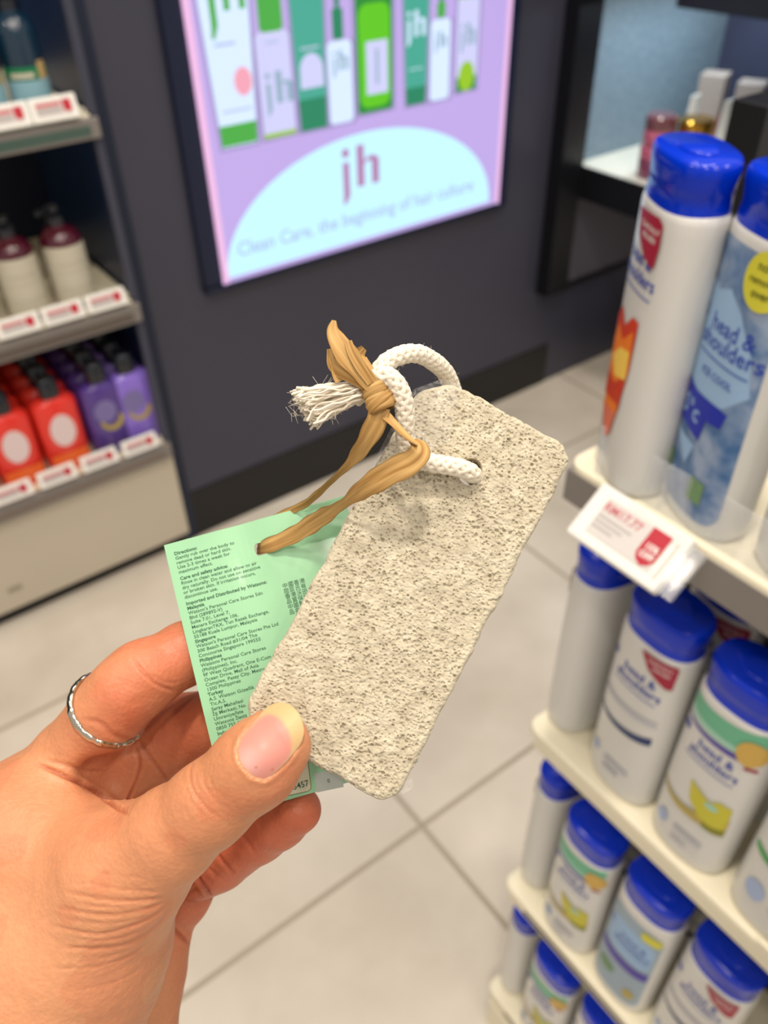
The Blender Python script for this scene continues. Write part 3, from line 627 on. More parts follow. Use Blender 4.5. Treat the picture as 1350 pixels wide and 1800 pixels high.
d2 = d2+(vnoise(pxy, 6, 3)*.35+vnoise(pxy, 2, 4)*.25).reshape(d2.shape)
dz = np.abs(GZm+ST/2)-ST/2; r = 1.6
qx = np.maximum(d2[:, :, None]+r, 0); qz = np.maximum(dz+r, 0)
D = np.hypot(qx, qz)+np.minimum(np.maximum(d2[:, :, None]+r, dz+r), 0)-r
D = np.maximum(D, 2.75-np.hypot(GXm-hole[0], (GYm-hole[1])*.8))      # through hole
D = D.astype(np.float32)
def carve(cx, cy, cz, rx, ry, rz_):
    m = 2; ix = [int((c-R_-g0)/h)-m for c, R_, g0 in ((cx, rx, gxr[0]), (cy, ry, gyr[0]), (cz, rz_, gzr[0]))]; ix2 = [int((c+R_-g0)/h)+m for c, R_, g0 in ((cx, rx, gxr[0]), (cy, ry, gyr[0]), (cz, rz_, gzr[0]))]
    sl = tuple(slice(max(0, a), max(0, b_)) for a, b_ in zip(ix, ix2)); X = GXm[sl]
    if X.size == 0: return
    q = np.sqrt(((X-cx)/rx)**2+((GYm[sl]-cy)/ry)**2+((GZm[sl]-cz)/rz_)**2); e = (1-q)*min(rx, ry, rz_)
    D[sl] = np.maximum(D[sl], e)
npore = 6200
for i in range(npore):
    x, y = RNG.uniform(-SW, SW), RNG.uniform(-SL, SL); big = RNG.random()
    r_ = RNG.uniform(.14, .27) if big < .88 else RNG.uniform(.27, .44)
    carve(x, y, RNG.uniform(-.15, .05), r_*RNG.uniform(.9, 1.35), r_*RNG.uniform(.75, 1.1), r_*RNG.uniform(1.1, 2.1))
for i in range(1500):
    t = RNG.integers(0, 4); z = RNG.uniform(-ST, 0); r_ = RNG.uniform(.25, .5)
    if t < 2: carve((SW-.1)*(1 if t else -1), RNG.uniform(-SL, SL), z, r_*1.6, r_, r_)
    else: carve(RNG.uniform(-SW, SW), (SL-.1)*(1 if t == 2 else -1), z, r_, r_*1.6, r_)
V, Q = surface_nets(D, np.array([gxr[0], gyr[0], gzr[0]]), h)
V[:, 2] += (vnoise(V*np.array([1, 1.5, 1]), .55, 5)*.17+vnoise(V, 1.2, 6)*.14+vnoise(V, 3.5, 7)*.10)*(V[:, 2] > -1.0)
depth_ = np.clip(-V[:, 2]/.6, 0, 1)*(V[:, 2] > -2)
st = thing('pumice_stone', 'pale grey pumice foot stone with a corded hole, pinched by the thumb', 'pumice stone', Vector(CAM @ Vector(tuple(SO*.001))))
m_pum = speckle(mat('pumice', srgb(206, 198, 184), .9, spec=.2), 260, srgb(170, 160, 138), srgb(204, 195, 173), .5, bump=.0003, detail=6)
mesh_obj('stone_body', from_st(V), Q, m_pum, st, smooth=True, space='cam')
# clear shrink film left of the top corner
fm = mat('clear_film', (1, 1, 1, 1), .06, alpha=.10, spec=1); 
def film(name, poly, d0, amp, seed, parent):
    V2, F = shape2d(poly, 3); n = np.array([[x, y, 0] for x, y in V2]); dd = np.array([d0(x, y) for x, y in V2])+vnoise(n, 14, seed)*amp+vnoise(n, 5, seed+1)*amp*.7
    return mesh_obj(name, [P(x, y, d) for (x, y), d in zip(V2, dd)], F, fm, parent, space='cam')
bcoord = lambda x, y: -.475*x+.88*y
film('shrink_film', [(728, 684), (700, 728), (668, 790), (646, 838), (668, 842), (700, 832), (735, 800), (790, 775), (800, 720), (812, 680), (782, 664)], lambda x, y: DS(bcoord(x, y))-1.6, .9, 11, st)
film('shrink_film', [(700, 1388), (716, 1372), (724, 1368), (728, 1380), (722, 1388), (708, 1396)], lambda x, y: 196, .6, 15, st)

# ------------------------------------------------------------------ green card
DC = lambda y: 207.5+(1400-y)*.022
cTL, cBL, cBR = P(287, 958, DC(958)), P(402, 1437, DC(1437)), P(743, 1370, DC(1370))
cu_ = cTL-cBL; cH = np.linalg.norm(cu_); cu_ = cu_/cH; cr_ = cBR-cBL; cr_ -= cu_*(cr_@cu_); cW = np.linalg.norm(cr_); cr_ /= cW; cn_ = np.cross(cr_, cu_)
def card_pt(u, v, e=0.0):     # u right, v down from the top-left corner, mm
    bend = .9*math.exp(-((u-cW*.42)/(cW*.10))**2)*max(0, 1-v/(cH*.55))+.0008*(v-cH*.5)**2
    return cTL+cr_*u-cu_*v+cn_*(e-bend*.6)
card = thing('product_card', 'mint green product card with small print held behind the pumice stone', 'card', Vector(CAM @ Vector(tuple(card_pt(cW/2, cH/2)*.001))))
def px2card(px, py):          # where a photo point falls on the card plane
    d = P(px, py, 1.0); t = (cTL@cn_)/(d@cn_); q = d*t-cTL; return q@cr_, -(q@cu_)
hu, hv = px2card(459, 964)
m_card = mat('mint_card', srgb(144, 194, 152), .42, coat=.1); m_edge = mat('card_edge', srgb(206, 240, 200), .6)
hr = 2.35
def card_sheet(name, e, th, mt):
    poly = [(0, 0), (cW, 0), (cW, cH), (0, cH)]; st_ = 1.6; pts = []
    for i in range(4):
        a = np.array(poly[i]); b_ = np.array(poly[(i+1) % 4]); n = int(np.linalg.norm(b_-a)/st_); pts += [tuple(a+(b_-a)*j/n) for j in range(n)]
    m = len(pts); hl = [(hu+hr*.8*math.cos(-2*math.pi*j/24), hv+hr*math.sin(-2*math.pi*j/24)) for j in range(24)]
    inner = [(x, y) for x in np.arange(.8, cW, st_) for y in np.arange(.8, cH, st_) if math.hypot(x-hu, y-hv) > hr+.5 and x < cW-.5 and y < cH-.5]
    Vv, E_, F_, *_ = delaunay_2d_cdt([Vector(p) for p in pts+hl+inner], [(i, (i+1) % m) for i in range(m)]+[(m+i, m+(i+1) % 24) for i in range(24)], [], 1, 1e-6)
    F_ = [f for f in F_ if math.hypot(sum(Vv[i].x for i in f)/3-hu, sum(Vv[i].y for i in f)/3-hv) > hr*.76]
    n = len(Vv); top = [card_pt(v.x, v.y, e) for v in Vv]; bot = [card_pt(v.x, v.y, e-th) for v in Vv]
    F = [tuple(f)[::-1] for f in F_]+[tuple(i+n for i in f) for f in F_]
    ec = {}
    for f in F_:
        for i in range(3):
            k = (f[i], f[(i+1) % 3]); ec[k] = 1
    mi = [0]*len(F)
    for (a, b_) in list(ec):
        if (b_, a) not in ec: F.append((a, b_, b_+n, a+n)); mi.append(1)
    return mesh_obj(name, top+bot, F, mt, card, mi, space='cam')
card_sheet('card_sheet', 0, .35, [m_card, m_edge])
LINES = [('Directions:', 1), ('Gently rub over the body to', 0), ('remove dead or hard skin.', 0), ('Use 2-3 times a week for', 0), ('maximum effect.', 0), None,
 ('Care and safety advice:', 1), ('Rinse in clean water and allow to air', 0), ('dry naturally. Do not use on sensitive', 0), ('or broken skin. If irritation occurs,', 0), ('discontinue use.', 0), None,
 ('Imported and Distributed by Watsons:', 1), ('Malaysia', 1), ("Watson's Personal Care Stores Sdn", 0), ('Bhd (289892-V)', 0), ('Suite 7.01, Level 7,', 0), ('Menara Exchange 106,', 0), ('LingkaranTRX, Tun Razak Exchange,', 0), ('55188 Kuala Lumpur, Malaysia', 0),
 ('Singapore', 1), ("Watson's Personal Care Stores Pte Ltd", 0), ('300 Beach Road #31/04 The', 0), ('Concourse Singapore 199555', 0), ('Philippines', 1), ('Watsons Personal Care Stores', 0), ('(Philippines), Inc.', 0), ('9F West Quadrant, One E-Com', 0),
 ('Ocean Drive, Mall of Asia', 0), ('Complex, Pasay City, Metro', 0), ('1300 Philippines', 0), ('Turkey', 1), ('A.S. Watson Güzellik', 0), ('Tic.A.S.', 0), ('Saray Mahallesi', 0), ('İş Merkezi, No', 0), ('Umraniye/Ista', 0), ('Watsons İletiş', 0), ('0850 755 30', 0), ('Indonesia', 1), ('PT Duta', 0)]
mb = MB(); u0, v0 = px2card(306, 976); u1, v1 = px2card(384, 1302); nl = sum(.38 if l is None else 1 for l in LINES)-1; lh = (v1-v0)/nl; v = v0
for l in LINES:
    if l is None: v += lh*.38; continue
    T, F = text2d(l[0], lh*.98, (.026 if l[1] else .010)); mb.add([card_pt(u0+x*1.11, v-y, .06) for x, y in T], F, 0); v += lh
for r_, s in enumerate(['中國香港', '屈臣氏有', '香港沃田', '品質保證', '中國製造', '品名']):
    u, v = px2card(497, 1034); T, F = text2d(s, lh*1.15, .004, space=1.12); mb.add([card_pt(u+x, v+lh*1.12*r_-y, .06) for x, y in T], F, 0)
def cpoly(poly, mi, e): mb.add([card_pt(*px2card(x, y), e) for x, y in poly], [tuple(range(len(poly)))[::-1]], mi)
bxp = [(470, 1340), (537, 1330), (540, 1334), (546, 1386), (541, 1391), (462, 1408)]
cpoly([(x+dx, y+dy) for (x, y), (dx, dy) in zip(bxp, ((-1, -1), (0, -1.2), (1.2, 0), (1.2, .6), (.4, 1.2), (0, 1.3)))], 1, .05); cpoly(bxp, 2, .07)
u, v = px2card(492, 1396); T, F = text2d('C135457', lh*1.62, .012); mb.add([card_pt(u+x, v-y, .09) for x, y in T], F, 0)
cpoly([(552, 1360), (600, 1350), (604, 1384), (556, 1394)], 3, .05)
u, v = px2card(576, 1377); T, F = text2d('0', lh*1.1, .012); mb.add([card_pt(u+x, v-y, .09) for x, y in T], F, 0)
mesh_obj('printed_text', mb.v, mb.f, [mat('card_ink', srgb(44, 92, 62), .5), mat('card_brown_line', srgb(110, 100, 60), .5), mat('card_box_cream', srgb(206, 204, 176), .5), mat('card_barcode_patch', srgb(176, 184, 176), .5)], card, mb.m, space='cam')

# ------------------------------------------------------------------ cotton cord
def spline(pts, step):
    p = np.array(pts, float); p = np.vstack([2*p[0]-p[1], p, 2*p[-1]-p[-2]]); out = []
    for i in range(1, len(p)-2):
        n = max(2, int(np.linalg.norm(p[i+1][:3]-p[i][:3])/step))
        for t in np.arange(n)/n:
            out.append(.5*((2*p[i])+(-p[i-1]+p[i+1])*t+(2*p[i-1]-5*p[i]+4*p[i+1]-p[i+2])*t*t+(-p[i-1]+3*p[i]-3*p[i+1]+p[i+2])*t**3))
    out.append(p[-2]); return np.array(out)
def frames(c):
    t = np.gradient(c, axis=0); t /= np.linalg.norm(t, axis=1)[:, None]; n = np.zeros_like(c); up = np.array([0, 0, 1.]); v = up-t[0]*(up@t[0]); n[0] = v/np.linalg.norm(v)
    for i in range(1, len(c)):
        v = n[i-1]-t[i]*(n[i-1]@t[i]); n[i] = v/np.linalg.norm(v)
    return t, n, np.cross(t, n)
def tube(mb, c, rad, k=7, mi=0):
    t, n, b_ = frames(c); rad = np.broadcast_to(rad, len(c))
    mb.loft([[tuple(c[i]+rad[i]*(math.cos(2*math.pi*j/k)*n[i]+math.sin(2*math.pi*j/k)*b_[i])) for j in range(k)] for i in range(len(c))], mi)
rope_px = [(612, 694, 194), (640, 688, 194), (664, 672, 195), (672, 645, 196), (700, 626, 198.5), (735, 622, 203), (768, 640, 209), (788, 664, 216), (800, 700, 221.5), (818, 760, 222.5), (832, 815, 220), (834, 833, 213), (832, 836, 206),
           (826, 830, 201.5), (806, 822, 200), (778, 817, 199.2), (748, 811, 198.5), (722, 796, 197.5), (712, 768, 195.8), (712, 735, 193.5), (708, 700, 191.5), (696, 674, 190.5), (676, 660, 190.5), (656, 668, 192), (642, 684, 194), (622, 700, 195)]
rc = spline([P(*p) for p in rope_px], .45)
cord = thing('cotton_cord', 'cream braided cotton cord looped through the stone, with a frayed end', 'cord', Vector(CAM @ Vector(tuple(P(700, 700, 198)*.001))))
m_cord = mat('cotton', srgb(232, 222, 204), .9, sss=.0, spec=.1)
t_, n_, b_ = frames(rc); L_ = np.concatenate([[0], np.cumsum(np.linalg.norm(np.diff(rc, axis=0), axis=1))]); mb = MB()
for q in range(10):
    sgn = 1 if q % 2 == 0 else -1; ph = 2*math.pi*q/10; ang = sgn*2*math.pi*L_/12.0+ph
    rr = 1.58+.10*np.sin(ang*5*sgn+L_*1.2+q)
    tube(mb, rc+(np.cos(ang)*rr)[:, None]*n_+(np.sin(ang)*rr)[:, None]*b_, .78, 7)
tube(mb, rc, 1.5, 8)
for i in range(260):
    j = RNG.integers(5, len(rc)-5); a = RNG.uniform(0, 6.28); o_ = np.cos(a)*n_[j]+np.sin(a)*b_[j]; p0 = rc[j]+o_*2.1; dv = o_*RNG.uniform(.3, 1.3)+t_[j]*RNG.uniform(-1.6, 1.6)
    pts = np.array([p0, p0+dv*.5+RNG.normal(0, .15, 3), p0+dv]); tube(mb, pts, .022, 3)
mesh_obj('braid', mb.v, mb.f, m_cord, cord, smooth=True, space='cam')
mb = MB()
def yarn(mb, c, r, k):
    L_ = np.arange(len(c))[:, None]; ph = RNG.uniform(0, 6, 3); c = c+np.sin(L_*RNG.uniform(.6, 1.1)+ph)*.22+np.sin(L_*.31+ph*2)*.35; tube(mb, c, r, k)
for i in range(300):
    tt = RNG.random(); q = RNG.normal(0, 1, 3)
    s0 = P(632+RNG.uniform(-6, 6), 678+tt*20, 194+q[0]*1.0)
    m1 = P(598+RNG.uniform(-4, 4), 676+tt*44, 193.5+q[0]*1.8); m2 = P(560+RNG.uniform(-6, 6), 682+tt*60+q[1]*2, 192.5+q[0]*2.4)
    ln = RNG.uniform(.55, 1.0); ex, ey = 513+tt*40, 692+tt*56+q[2]*3; m2x = 560+tt*6; ex = m2x+(ex-m2x)*ln; ey = (682+tt*60)+(ey-(682+tt*60))*ln
    yarn(mb, spline([s0, m1, m2, P(ex, ey, 192.5+q[0]*2.6+q[1])+RNG.normal(0, .6, 3)], .9), RNG.uniform(.2, .36), 5)
for i in range(90):
    a = P(RNG.uniform(520, 600), RNG.uniform(682, 735), RNG.uniform(189, 194)); tube(mb, spline([a, a+RNG.normal(0, .9, 3), a+RNG.normal(0, 1.5, 3)], .8), .035, 3)
mesh_obj('frayed_end', mb.v, mb.f, m_cord, cord, smooth=True, space='cam')

# ------------------------------------------------------------------ raffia tie
m_raf = mat('raffia', srgb(190, 146, 84), .55, spec=.35)
N, L, b = nodes(m_raf); tcr = N.new('ShaderNodeTexCoord'); mp = N.new('ShaderNodeMapping'); mp.inputs['Scale'].default_value = (48, 1.0, 1); L.new(tcr.outputs['UV'], mp.inputs['Vector'])
tn = N.new('ShaderNodeTexNoise'); tn.inputs['Scale'].default_value = 1; tn.inputs['Detail'].default_value = 3; L.new(mp.outputs[0], tn.inputs['Vector'])
rr_ = N.new('ShaderNodeValToRGB'); rr_.color_ramp.elements[0].color = srgb(156, 114, 58); rr_.color_ramp.elements[1].color = srgb(202, 164, 104); rr_.color_ramp.elements[0].position = .3; rr_.color_ramp.elements[1].position = .7
L.new(tn.outputs['Fac'], rr_.inputs[0]); L.new(rr_.outputs[0], b.inputs['Base Color']); bp = N.new('ShaderNodeBump'); bp.inputs['Distance'].default_value = .00015; L.new(tn.outputs['Fac'], bp.inputs['Height']); L.new(bp.outputs[0], b.inputs['Normal'])
raf = thing('raffia_tie', 'golden brown raffia strip knotted round the cord and threaded through the green card', 'raffia tie', Vector(CAM @ Vector(tuple(P(640, 760, 192)*.001))))
def ribbon(name, pts, parent=raf, seed=0, fold=.17):
    """pts: (px, py, depth, width px, twist deg)"""
    A = np.array(pts, float); C3 = np.array([P(*p[:3]) for p in A]); c = spline(np.hstack([C3, A[:, 3:5]]), .5); cc = c[:, :3]; wd = c[:, 3]*.136; tw = np.radians(c[:, 4])
    t = np.gradient(cc, axis=0); t /= np.linalg.norm(t, axis=1)[:, None]; view = -cc/np.linalg.norm(cc, axis=1)[:, None]
    side = np.cross(t, view); side /= np.linalg.norm(side, axis=1)[:, None]; nr = np.cross(side, t)
    K = 13; V = []; UV = []; rg = np.random.default_rng(seed); L_ = np.concatenate([[0], np.cumsum(np.linalg.norm(np.diff(cc, axis=0), axis=1))]); ph = rg.uniform(0, 6, 4)
    for lay in (0, 1):
        for i in range(len(cc)):
            s_ = side[i]*math.cos(tw[i])+nr[i]*math.sin(tw[i]); n2 = -side[i]*math.sin(tw[i])+nr[i]*math.cos(tw[i])
            for j in range(K):
                x = (j/(K-1)-.5); cr = fold*(.55*math.sin(6.5*x+ph[0]+L_[i]*.10)+.35*math.sin(15*x+ph[1]+L_[i]*.22)+.12*math.sin(31*x+ph[2]+L_[i]*.3))+.5*fold*abs(x)
                edge = 1+.06*math.sin(L_[i]*.9+ph[3]) if j in (0, K-1) else 1
                V.append(cc[i]+s_*x*wd[i]*edge+n2*(cr*min(1, wd[i]/4)-lay*.14)); UV.append((x*wd[i]*.02+seed*.37+lay*.1, L_[i]*.04))
    n = len(cc); F = []
    for i in range(n-1):
        for j in range(K-1):
            a = i*K+j; F.append((a, a+1, a+K+1, a+K)); a += n*K; F.append((a, a+K, a+K+1, a+1))
        for j in (0, K-1):
            a = i*K+j; F.append((a, a+K, a+K+n*K, a+n*K))
    o = mesh_obj(name, V, F, m_raf, parent, smooth=True, uvs=UV, space='cam')
    return o
# tuft above the knot
ribbon('tuft_strip', [(587, 563, 189, 8, 10), (586, 582, 188.5, 22, 15), (598, 606, 188, 36, 10), (618, 634, 188, 36, 5), (640, 660, 188.5, 30, 0), (656, 680, 189, 26, 0)], seed=1)
ribbon('tuft_strip', [(640, 612, 190.5, 14, 40), (632, 626, 190.5, 24, 30), (644, 648, 190, 26, 25), (657, 674, 189.6, 24, 10)], seed=2)
ribbon('tuft_strip', [(584, 612, 190, 22, -30), (588, 640, 190, 26, -20), (612, 656, 189.6, 30, -10), (640, 668, 189.4, 30, 0), (660, 684, 189.5, 22, 0)], seed=3)
ribbon('tuft_strip', [(604, 668, 191, 30, -10), (596, 648, 191, 30, -25), (590, 628, 190.8, 20, -40)], seed=4)
ribbon('tuft_strip', [(612, 600, 187.6, 12, -10), (620, 622, 187.4, 16, -5), (634, 646, 187.6, 16, 0), (652, 674, 188.4, 14, 0)], seed=5, fold=.3)
# knot: wraps round the cord
kc = P(664, 694, 191.6); kx = np.array([.93, .30, 0]); kx /= np.linalg.norm(kx); ky = np.array([-.30, .93, 0]); kz = np.array([0, 0, 1.])
def wrapband(y0, y1, wd, rx, rz_, seed, a0=-200, a1=160):
    K = 9; n = 60; V = []; UV = []; rg = np.random.default_rng(seed); ph = rg.uniform(0, 6, 2)
    for lay in (0, 1):
        for i in range(n):
            a = math.radians(a0+(a1-a0)*i/(n-1)); yc = y0+(y1-y0)*i/(n-1)
            for j in range(K):
                x = j/(K-1)-.5; rr = 1+.05*math.sin(9*x+ph[0]+a*1.3)+.03*math.sin(19*x+ph[1])-.10*(2*x)**2-lay*.03
                V.append(kc+kx*math.cos(a)*rx*rr+kz*math.sin(a)*rz_*rr+ky*(yc+x*wd)); UV.append((x*wd*.02+seed*.3, a*.2))
    F = []
    for i in range(n-1):
        for j in range(K-1): a = i*K+j; F.append((a, a+1, a+K+1, a+K)); a += n*K; F.append((a, a+K, a+K+1, a+1))
        for j in (0, K-1): a = i*K+j; F.append((a, a+K, a+K+n*K, a+n*K))
    return V, F, UV
KV, KF, KU = [], [], []
for args in ((2.6, .8, 4.6, 3.4, 3.2, 21), (-.6, -2.2, 4.4, 3.5, 3.3, 22), (-3.2, -1.6, 3.0, 3.1, 3.0, 23), (3.6, -3.0, 2.6, 3.65, 3.5, 24)):
    V, F, U = wrapband(*args); n = len(KV); KV += list(V); KF += [tuple(i+n for i in f) for f in F]; KU += U
mesh_obj('knot', KV, KF, m_raf, raf, smooth=True, uvs=KU, space='cam')
# strand passing down behind the card
ribbon('long_strand', [(668, 716, 190, 34, 0), (662, 740, 190.5, 38, 5), (650, 764, 192, 34, 5), (638, 784, 194, 30, 10), (624, 804, 197, 24, 10), (608, 822, 200, 16, 30), (580, 848, 206, 15, 50), (556, 870, 211, 14, 20), (536, 886, 215.5, 15, 10), (500, 903, 220.6, 16, 0), (475, 915, 221.5, 15, 0)], seed=6)
# strand folded over at the right and threaded through the card
ribbon('folded_strand', [(672, 724, 191, 16, 0), (692, 744, 189.5, 18, 40), (716, 768, 187.6, 20, 60), (734, 782, 187.4, 20, 80)], seed=7)
ribbon('threaded_strand', [(726, 772, 190.3, 24, 60), (738, 782, 188.6, 34, 45), (738, 796, 187.2, 40, 20), (722, 812, 187.6, 42, 0), (690, 828, 189, 44, 0), (660, 846, 191, 40, 0), (636, 862, 193.5, 34, 10), (612, 880, 197, 22, 25), (596, 890, 200.5, 20, 20), (574, 904, 205, 30, 5), (548, 921, 209.5, 34, 0), (520, 938, 213, 32, 0), (494, 950, 215.0, 30, 0), (474, 958, 216.0, 29, 0), (463, 962, 217.6, 27, 0), (456, 964, 220, 24, 0), (452, 964, 223, 22, 0)], seed=8)

# ------------------------------------------------------------------ hand
hg = 0.55
lo = np.array([-154., -206., -272.]); hi_ = np.array([-10., -26., -168.])
ax_ = [np.arange(lo[i], hi_[i], hg) for i in range(3)]
HS = np.full([len(a) for a in ax_], 30., dtype=np.float32)
def prim(a, b_, ra, rb, k=2.5, flat_z=1.0, sub=False):
    """tapered capsule between photo points a, b = (px, py, depth); radii in photo pixels"""
    A = P(*a); B = P(*b_); ra = ra*a[2]/FPX; rb = rb*b_[2]/FPX; R_ = max(ra, rb)*1.05+k*1.6+2
    sl = []
    for i in range(3):
        m0 = int(np.clip((min(A[i], B[i])-R_-lo[i])/hg, 0, len(ax_[i]))); m1 = int(np.clip((max(A[i], B[i])+R_-lo[i])/hg+1, 0, len(ax_[i]))); sl.append(slice(m0, m1))
    sl = tuple(sl); X = ax_[0][sl[0]][:, None, None]; Y = ax_[1][sl[1]][None, :, None]; Z = ax_[2][sl[2]][None, None, :]
    if min(X.size, Y.size, Z.size) == 0: return
    ab = B-A; L2 = ab@ab+1e-9; t = np.clip(((X-A[0])*ab[0]+(Y-A[1])*ab[1]+(Z-A[2])*ab[2])/L2, 0, 1)
    d = np.sqrt((X-A[0]-t*ab[0])**2+(Y-A[1]-t*ab[1])**2+((Z-A[2]-t*ab[2])/flat_z)**2)-(ra+(rb-ra)*t)
    if flat_z < 1: d = d*min(1, flat_z+.25)
    cur = HS[sl]
    if sub:
        d = -d; hh = np.clip(.5-.5*(cur-d)/k, 0, 1); HS[sl] = cur*(1-hh)+d*hh+k*hh*(1-hh)
    else:
        hh = np.clip(.5+.5*(cur-d)/k, 0, 1); HS[sl] = cur*(1-hh)+d*hh-k*hh*(1-hh)
def chain(pts, k0=4, k=2.5):
    for i in range(len(pts)-1): prim(pts[i][:3], pts[i+1][:3], pts[i][3], pts[i+1][3], k0 if i == 0 else k)
# palm
chain([(66, 1412, 232, 80), (-70, 1560, 236, 120), (-110, 1750, 232, 130)], 5)
chain([(150, 1395, 238, 84), (20, 1600, 240, 110), (-40, 1800, 236, 120)], 8)
chain([(215, 1460, 242, 72), (100, 1650, 243, 90), (60, 1850, 240, 110)], 8)
chain([(272, 1655, 243, 58), (245, 1730, 243, 74), (215, 1850, 240, 95)], 7)
prim((285, 1560, 247), (265, 1680, 246), 52, 56, 5)
# index finger
chain([(82, 1396, 230, 80), (124, 1340, 226, 70), (190, 1250, 219, 62), (221, 1216, 218, 62), (251, 1190, 219, 61), (328, 1148, 224, 53), (400, 1128, 225, 50), (470, 1115, 222, 46)], 6, 3)
# middle finger
chain([(160, 1400, 238, 78), (240, 1335, 240, 66), (322, 1284, 240, 62), (400, 1262, 234, 56), (455, 1250, 226, 52), (500, 1240, 221, 46)], 4, 2.5)
# ring finger
chain([(285, 1628, 246, 48), (322, 1575, 244, 47), (330, 1560, 243, 48)], 2.2, 2)
chain([(352, 1525, 238, 53), (385, 1507, 234, 55), (455, 1462, 226, 51), (490, 1440, 220, 49), (521, 1424, 215.5, 43)], 1.0, 2)
# thumb
chain([(488, 1306, 187.2, 56), (470, 1322, 186.6, 64), (446, 1347, 186.2, 72), (368, 1414, 188, 72), (300, 1468, 192, 80), (215, 1535, 199, 104)], 1.5, 3.5)
chain([(215, 1535, 199, 104), (135, 1652, 210, 156), (62, 1812, 214, 190)], 8, 8)
chain([(200, 1530, 204, 98), (40, 1490, 218, 134), (-80, 1620, 224, 170)], 7, 8)
prim((20, 1700, 216), (-60, 1900, 216), 200, 205, 10)
prim((-50, 1880, 218), (-125, 2040, 224), 195, 150, 10)
# hollow of the palm
prim((176, 1352, 219), (196, 1372, 223), 26, 22, 7, sub=True)
V, Q = surface_nets(HS, lo, hg)
for it in range(3):     # relax
    acc = np.zeros_like(V); cnt = np.zeros(len(V))
    for i in range(4):
        np.add.at(acc, Q[:, i], V[Q[:, (i+1) % 4]]); np.add.at(cnt, Q[:, i], 1)
    V = V*.5+.5*acc/np.maximum(cnt, 1)[:, None]
def vnormals(V, Q):
    n = np.cross(V[Q[:, 2]]-V[Q[:, 0]], V[Q[:, 3]]-V[Q[:, 1]]); o = np.zeros_like(V)
    for i in range(4): np.add.at(o, Q[:, i], n)
    return o/np.maximum(np.linalg.norm(o, axis=1), 1e-9)[:, None]
Nn = vnormals(V, Q)
px_ = 675+V[:, 0]/-V[:, 2]*FPX; py_ = 900-V[:, 1]/-V[:, 2]*FPX; dep = -V[:, 2]
face = (Nn*(-V/np.linalg.norm(V, axis=1)[:, None])).sum(1) > .02
disp = np.zeros(len(V))
def seg_dist(x, y, pl):
    best = np.full(len(x), 1e9); tt = np.zeros(len(x)); n = len(pl)-1
    for i in range(n):
        a = np.array(pl[i][:2]); b_ = np.array(pl[i+1][:2]); ab = b_-a; t = np.clip(((x-a[0])*ab[0]+(y-a[1])*ab[1])/(ab@ab), 0, 1); d = np.hypot(x-a[0]-t*ab[0], y-a[1]-t*ab[1])
        m = d < best; best[m] = d[m]; tt[m] = (i+t[m])/n
    return best, tt
Z = lambda pts: [(x/2.25, 1050+y/2.25) for x, y in pts]
def smoothpl(pl, n=8):
    p = np.array(pl, float)
    if len(p) < 3: return [tuple(q) for q in p]
    q = spline(np.hstack([p, np.zeros((len(p), 1))]), max(1., np.linalg.norm(p[-1]-p[0])/24)); return [tuple(r[:2]) for r in q]
def crease(pts, depth, wd, dmin=0, dmax=999, bulge=.25):
    pl = smoothpl(Z(pts)); d, t = seg_dist(px_, py_, pl); m = face & (dep > dmin) & (dep < dmax); tap = np.minimum(1, np.minimum(t, 1-t)*5+.15)
    disp[m] -= (depth*np.exp(-(d/wd)**2)*tap)[m]; disp[m] += (depth*bulge*np.exp(-((d-2.2*wd)/(1.2*wd))**2)*tap)[m]
TH = dict(dmin=0, dmax=206)
crease([(762, 655), (750, 700), (768, 770), (820, 835), (880, 880)], .42, 2.0, **TH)
crease([(800, 690), (806, 730), (835, 780), (880, 830)], .28, 1.8, **TH)
crease([(828, 706), (840, 745), (866, 785)], .18, 1.6, **TH); crease([(740, 720), (742, 770), (790, 850), (840, 885)], .16, 1.8, **TH)
crease([(775, 690), (782, 750), (830, 820)], .18, 1.5, **TH)
for i in range(14):
    q = RNG.uniform(-8, 8, 4); crease([(625+i*20+q[0], 790+(i % 4)*28+q[1]), (668+i*19+q[2], 842+(i % 3)*34), (720+i*17, 892+i*6+q[3])], .05, 1.5, **TH)
WR = dict(dmin=0, dmax=225)
for pts, dd in (([(250, 1160), (420, 1195), (520, 1200), (620, 1190), (676, 1178)], .34), ([(210, 1222), (400, 1255), (540, 1240), (630, 1212), (678, 1186)], .30), ([(190, 1295), (380, 1330), (520, 1300), (620, 1250), (678, 1192)], .30),
    ([(230, 1385), (430, 1385), (560, 1345), (640, 1280), (672, 1215)], .28), ([(330, 1125), (450, 1150), (560, 1160), (655, 1168)], .2), ([(200, 1465), (380, 1460), (520, 1410), (620, 1345)], .2), ([(260, 1560), (430, 1530), (560, 1465)], .16),
    ([(350, 1080), (470, 1100), (570, 1110)], .12), ([(300, 1212), (450, 1228), (570, 1220)], .14), ([(260, 1272), (430, 1290), (590, 1262)], .15), ([(270, 1348), (440, 1352), (590, 1306)], .15), ([(170, 1330), (250, 1370), (330, 1390)], .1)):
    crease(pts, dd, 3.2 if dd > .25 else 2.4, **WR)
for i in range(26):
    x0 = RNG.uniform(230, 420); y0 = RNG.uniform(1090, 1520); ln = RNG.uniform(70, 170); cv = RNG.uniform(6, 16)
    sl_ = -(y0-1190)/480.*.8; crease([(x0, y0), (x0+ln/2, y0+ln/2*sl_+cv*.4), (x0+ln, y0+ln*sl_)], RNG.uniform(.04, .10), 2.0, **WR)
PM = dict(dmin=200, dmax=262)
crease([(140, 655), (250, 705), (370, 762), (440, 815), (505, 858)], 1.2, 3.6)
crease([(490, 855), (512, 790), (545, 700), (552, 650), (535, 590)], .7, 2.6, **PM)
